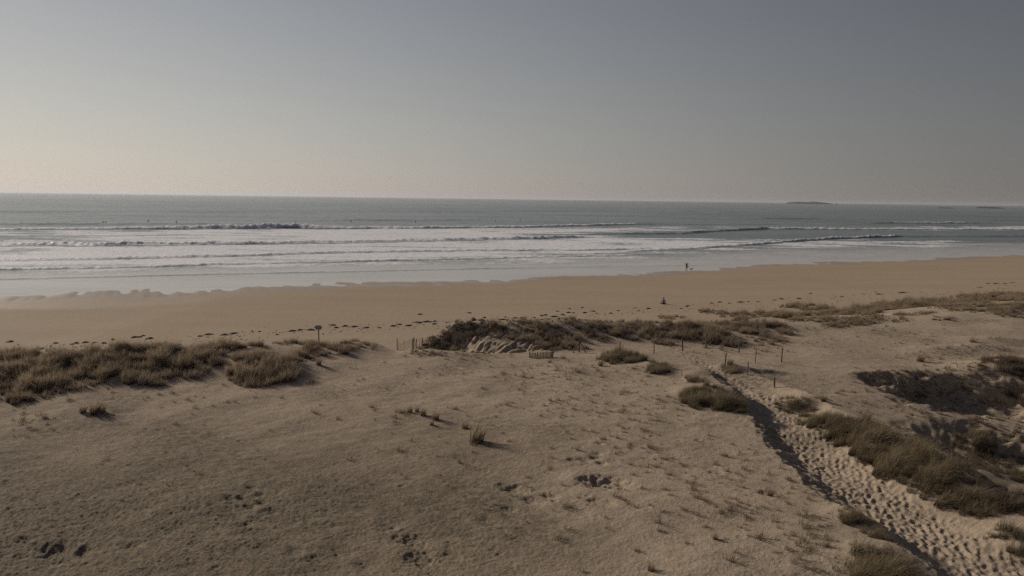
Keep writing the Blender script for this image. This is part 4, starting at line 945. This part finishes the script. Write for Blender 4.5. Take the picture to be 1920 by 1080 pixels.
for px, py, st, lb in [(40, 420.5, 0, 'leftmost dark surfer sitting beyond the surf'), (90, 421.5, 0, 'surfer sitting left of the pair of dots beyond the surf'), (193, 418, 0, 'left one of two surfers floating close together'), (198, 418, 0, 'right one of two surfers floating close together'), (278, 418, 1, 'surfer standing tall over the left breaker'),
                       (331, 420, 1, 'surfer above the tallest part of the outer breaker'), (554, 418.5, 0, 'lone surfer past the right end of the high breaker'), (658, 415.5, 0, 'surfer dot left of the middle group'), (779, 416.5, 0, 'surfer in the dark swell near the middle'), (897, 414, 1, 'upright surfer, left one of the middle three'), (929, 414.5, 0, 'surfer sitting, middle one of the middle three'), (975, 414.5, 1, 'thin upright surfer, right one of the middle three')]:
    surfer(px, py, bool(st), lb)

# ------------------------------------------------------------------ islands, rocks, sailboat on the horizon
def islet(name, px0, px1, pyb, dist_z, hpx, seed, label, kind=None, cat=None):
    xc, yc = un((px0 + px1) / 2, pyb, 0)
    kx = yc / FPX; W = (px1 - px0) * kx; Hh = hpx * kx
    n, mrow = 90, 12; V = []; F = []
    u = np.linspace(-1, 1, n)
    prof = np.clip(1 - np.abs(u) ** 5, 0, 1) ** .6 * (.72 + .22 * fbm(u * 3 + seed, u * 0 + seed, seed, 4) + .12 * noise(u * 40, u * 0, seed + 9)) * np.interp(u, [-1, -.6, .3, 1], [.7, 1.05, .95, .55])
    for j in range(mrow):
        v = j / (mrow - 1) * 2 - 1
        for i in range(n):
            V.append((u[i] * W / 2, v * W * .22 * math.sqrt(max(1 - u[i] ** 2, .03)), -2 + (Hh * prof[i] + 2) * max(1 - v ** 4, 0) * (1 + .12 * float(noise(u[i] * 14, v * 3, seed + 4)))))
    for j in range(mrow - 1):
        for i in range(n - 1): F.append((j * n + i, j * n + i + 1, (j + 1) * n + i + 1, (j + 1) * n + i))
    me = bpy.data.meshes.new(name); me.from_pydata(V, [], F); me.update()
    return put(name, me, M_ROCK, label=label, cat=cat, kind=kind, loc=(xc, yc, 0))
islet('island', 1473, 1562, 382.6, 0, 5.5, 3, 'low wooded island on the horizon', cat='island')
islet('rocks', 1757, 1792, 390.6, 0, 1.8, 5, 'faint flat reef left of the dark rocks by the right edge', cat='rocks')
islet('rocks', 1828, 1884, 390.6, 0, 3.2, 8, 'dark jagged rocks near the horizon at the right edge', cat='rocks')
xb, yb = un(1568, 384.6, 0); kb = yb / FPX
sb = put('sailboat', None, label='tiny white sailboat right of the wooded island', cat='sailboat', loc=(xb, yb, 0), rot=(0, 0, .3))
L = 2.4 * kb * 1.3
rings = [[(xx, w_ * math.cos(t), .9 + .9 * -abs(math.sin(t))) for t in [i / 8 * math.pi for i in range(9)]] for xx, w_ in ((-L / 2, .5), (-L / 4, 1.2), (L / 8, 1.2), (L / 2, .05))]
V, F = loft(rings); me = bpy.data.meshes.new('hull'); me.from_pydata(V, [], F); me.update(); put('hull', me, M_WHITE, parent=sb)
hm = 5.5 * kb
put('mast', pole_mesh('mast', [(0, 0, .5), (0, 0, hm * .5), (0, 0, hm)], [.09, .08, .05], 8, M_WHITE), parent=sb)
for nm, pts in (('mainsail', [(-.1, 0, 1.6), (-L * .45, .5, 1.7), (-L * .2, .45, hm * .5), (-.1, 0, hm * .97)]), ('jib', [(.15, 0, hm * .8), (L * .22, .3, hm * .4), (L * .48, 0, 1.0), (.2, .3, 1.3)])):
    me = bpy.data.meshes.new(nm); me.from_pydata(pts + [(a, b + .03, c) for a, b, c in pts], [], [(0, 1, 2, 3), (7, 6, 5, 4), (0, 4, 5, 1), (1, 5, 6, 2), (2, 6, 7, 3), (3, 7, 4, 0)]); me.update(); put(nm, me, M_WHITE, parent=sb)
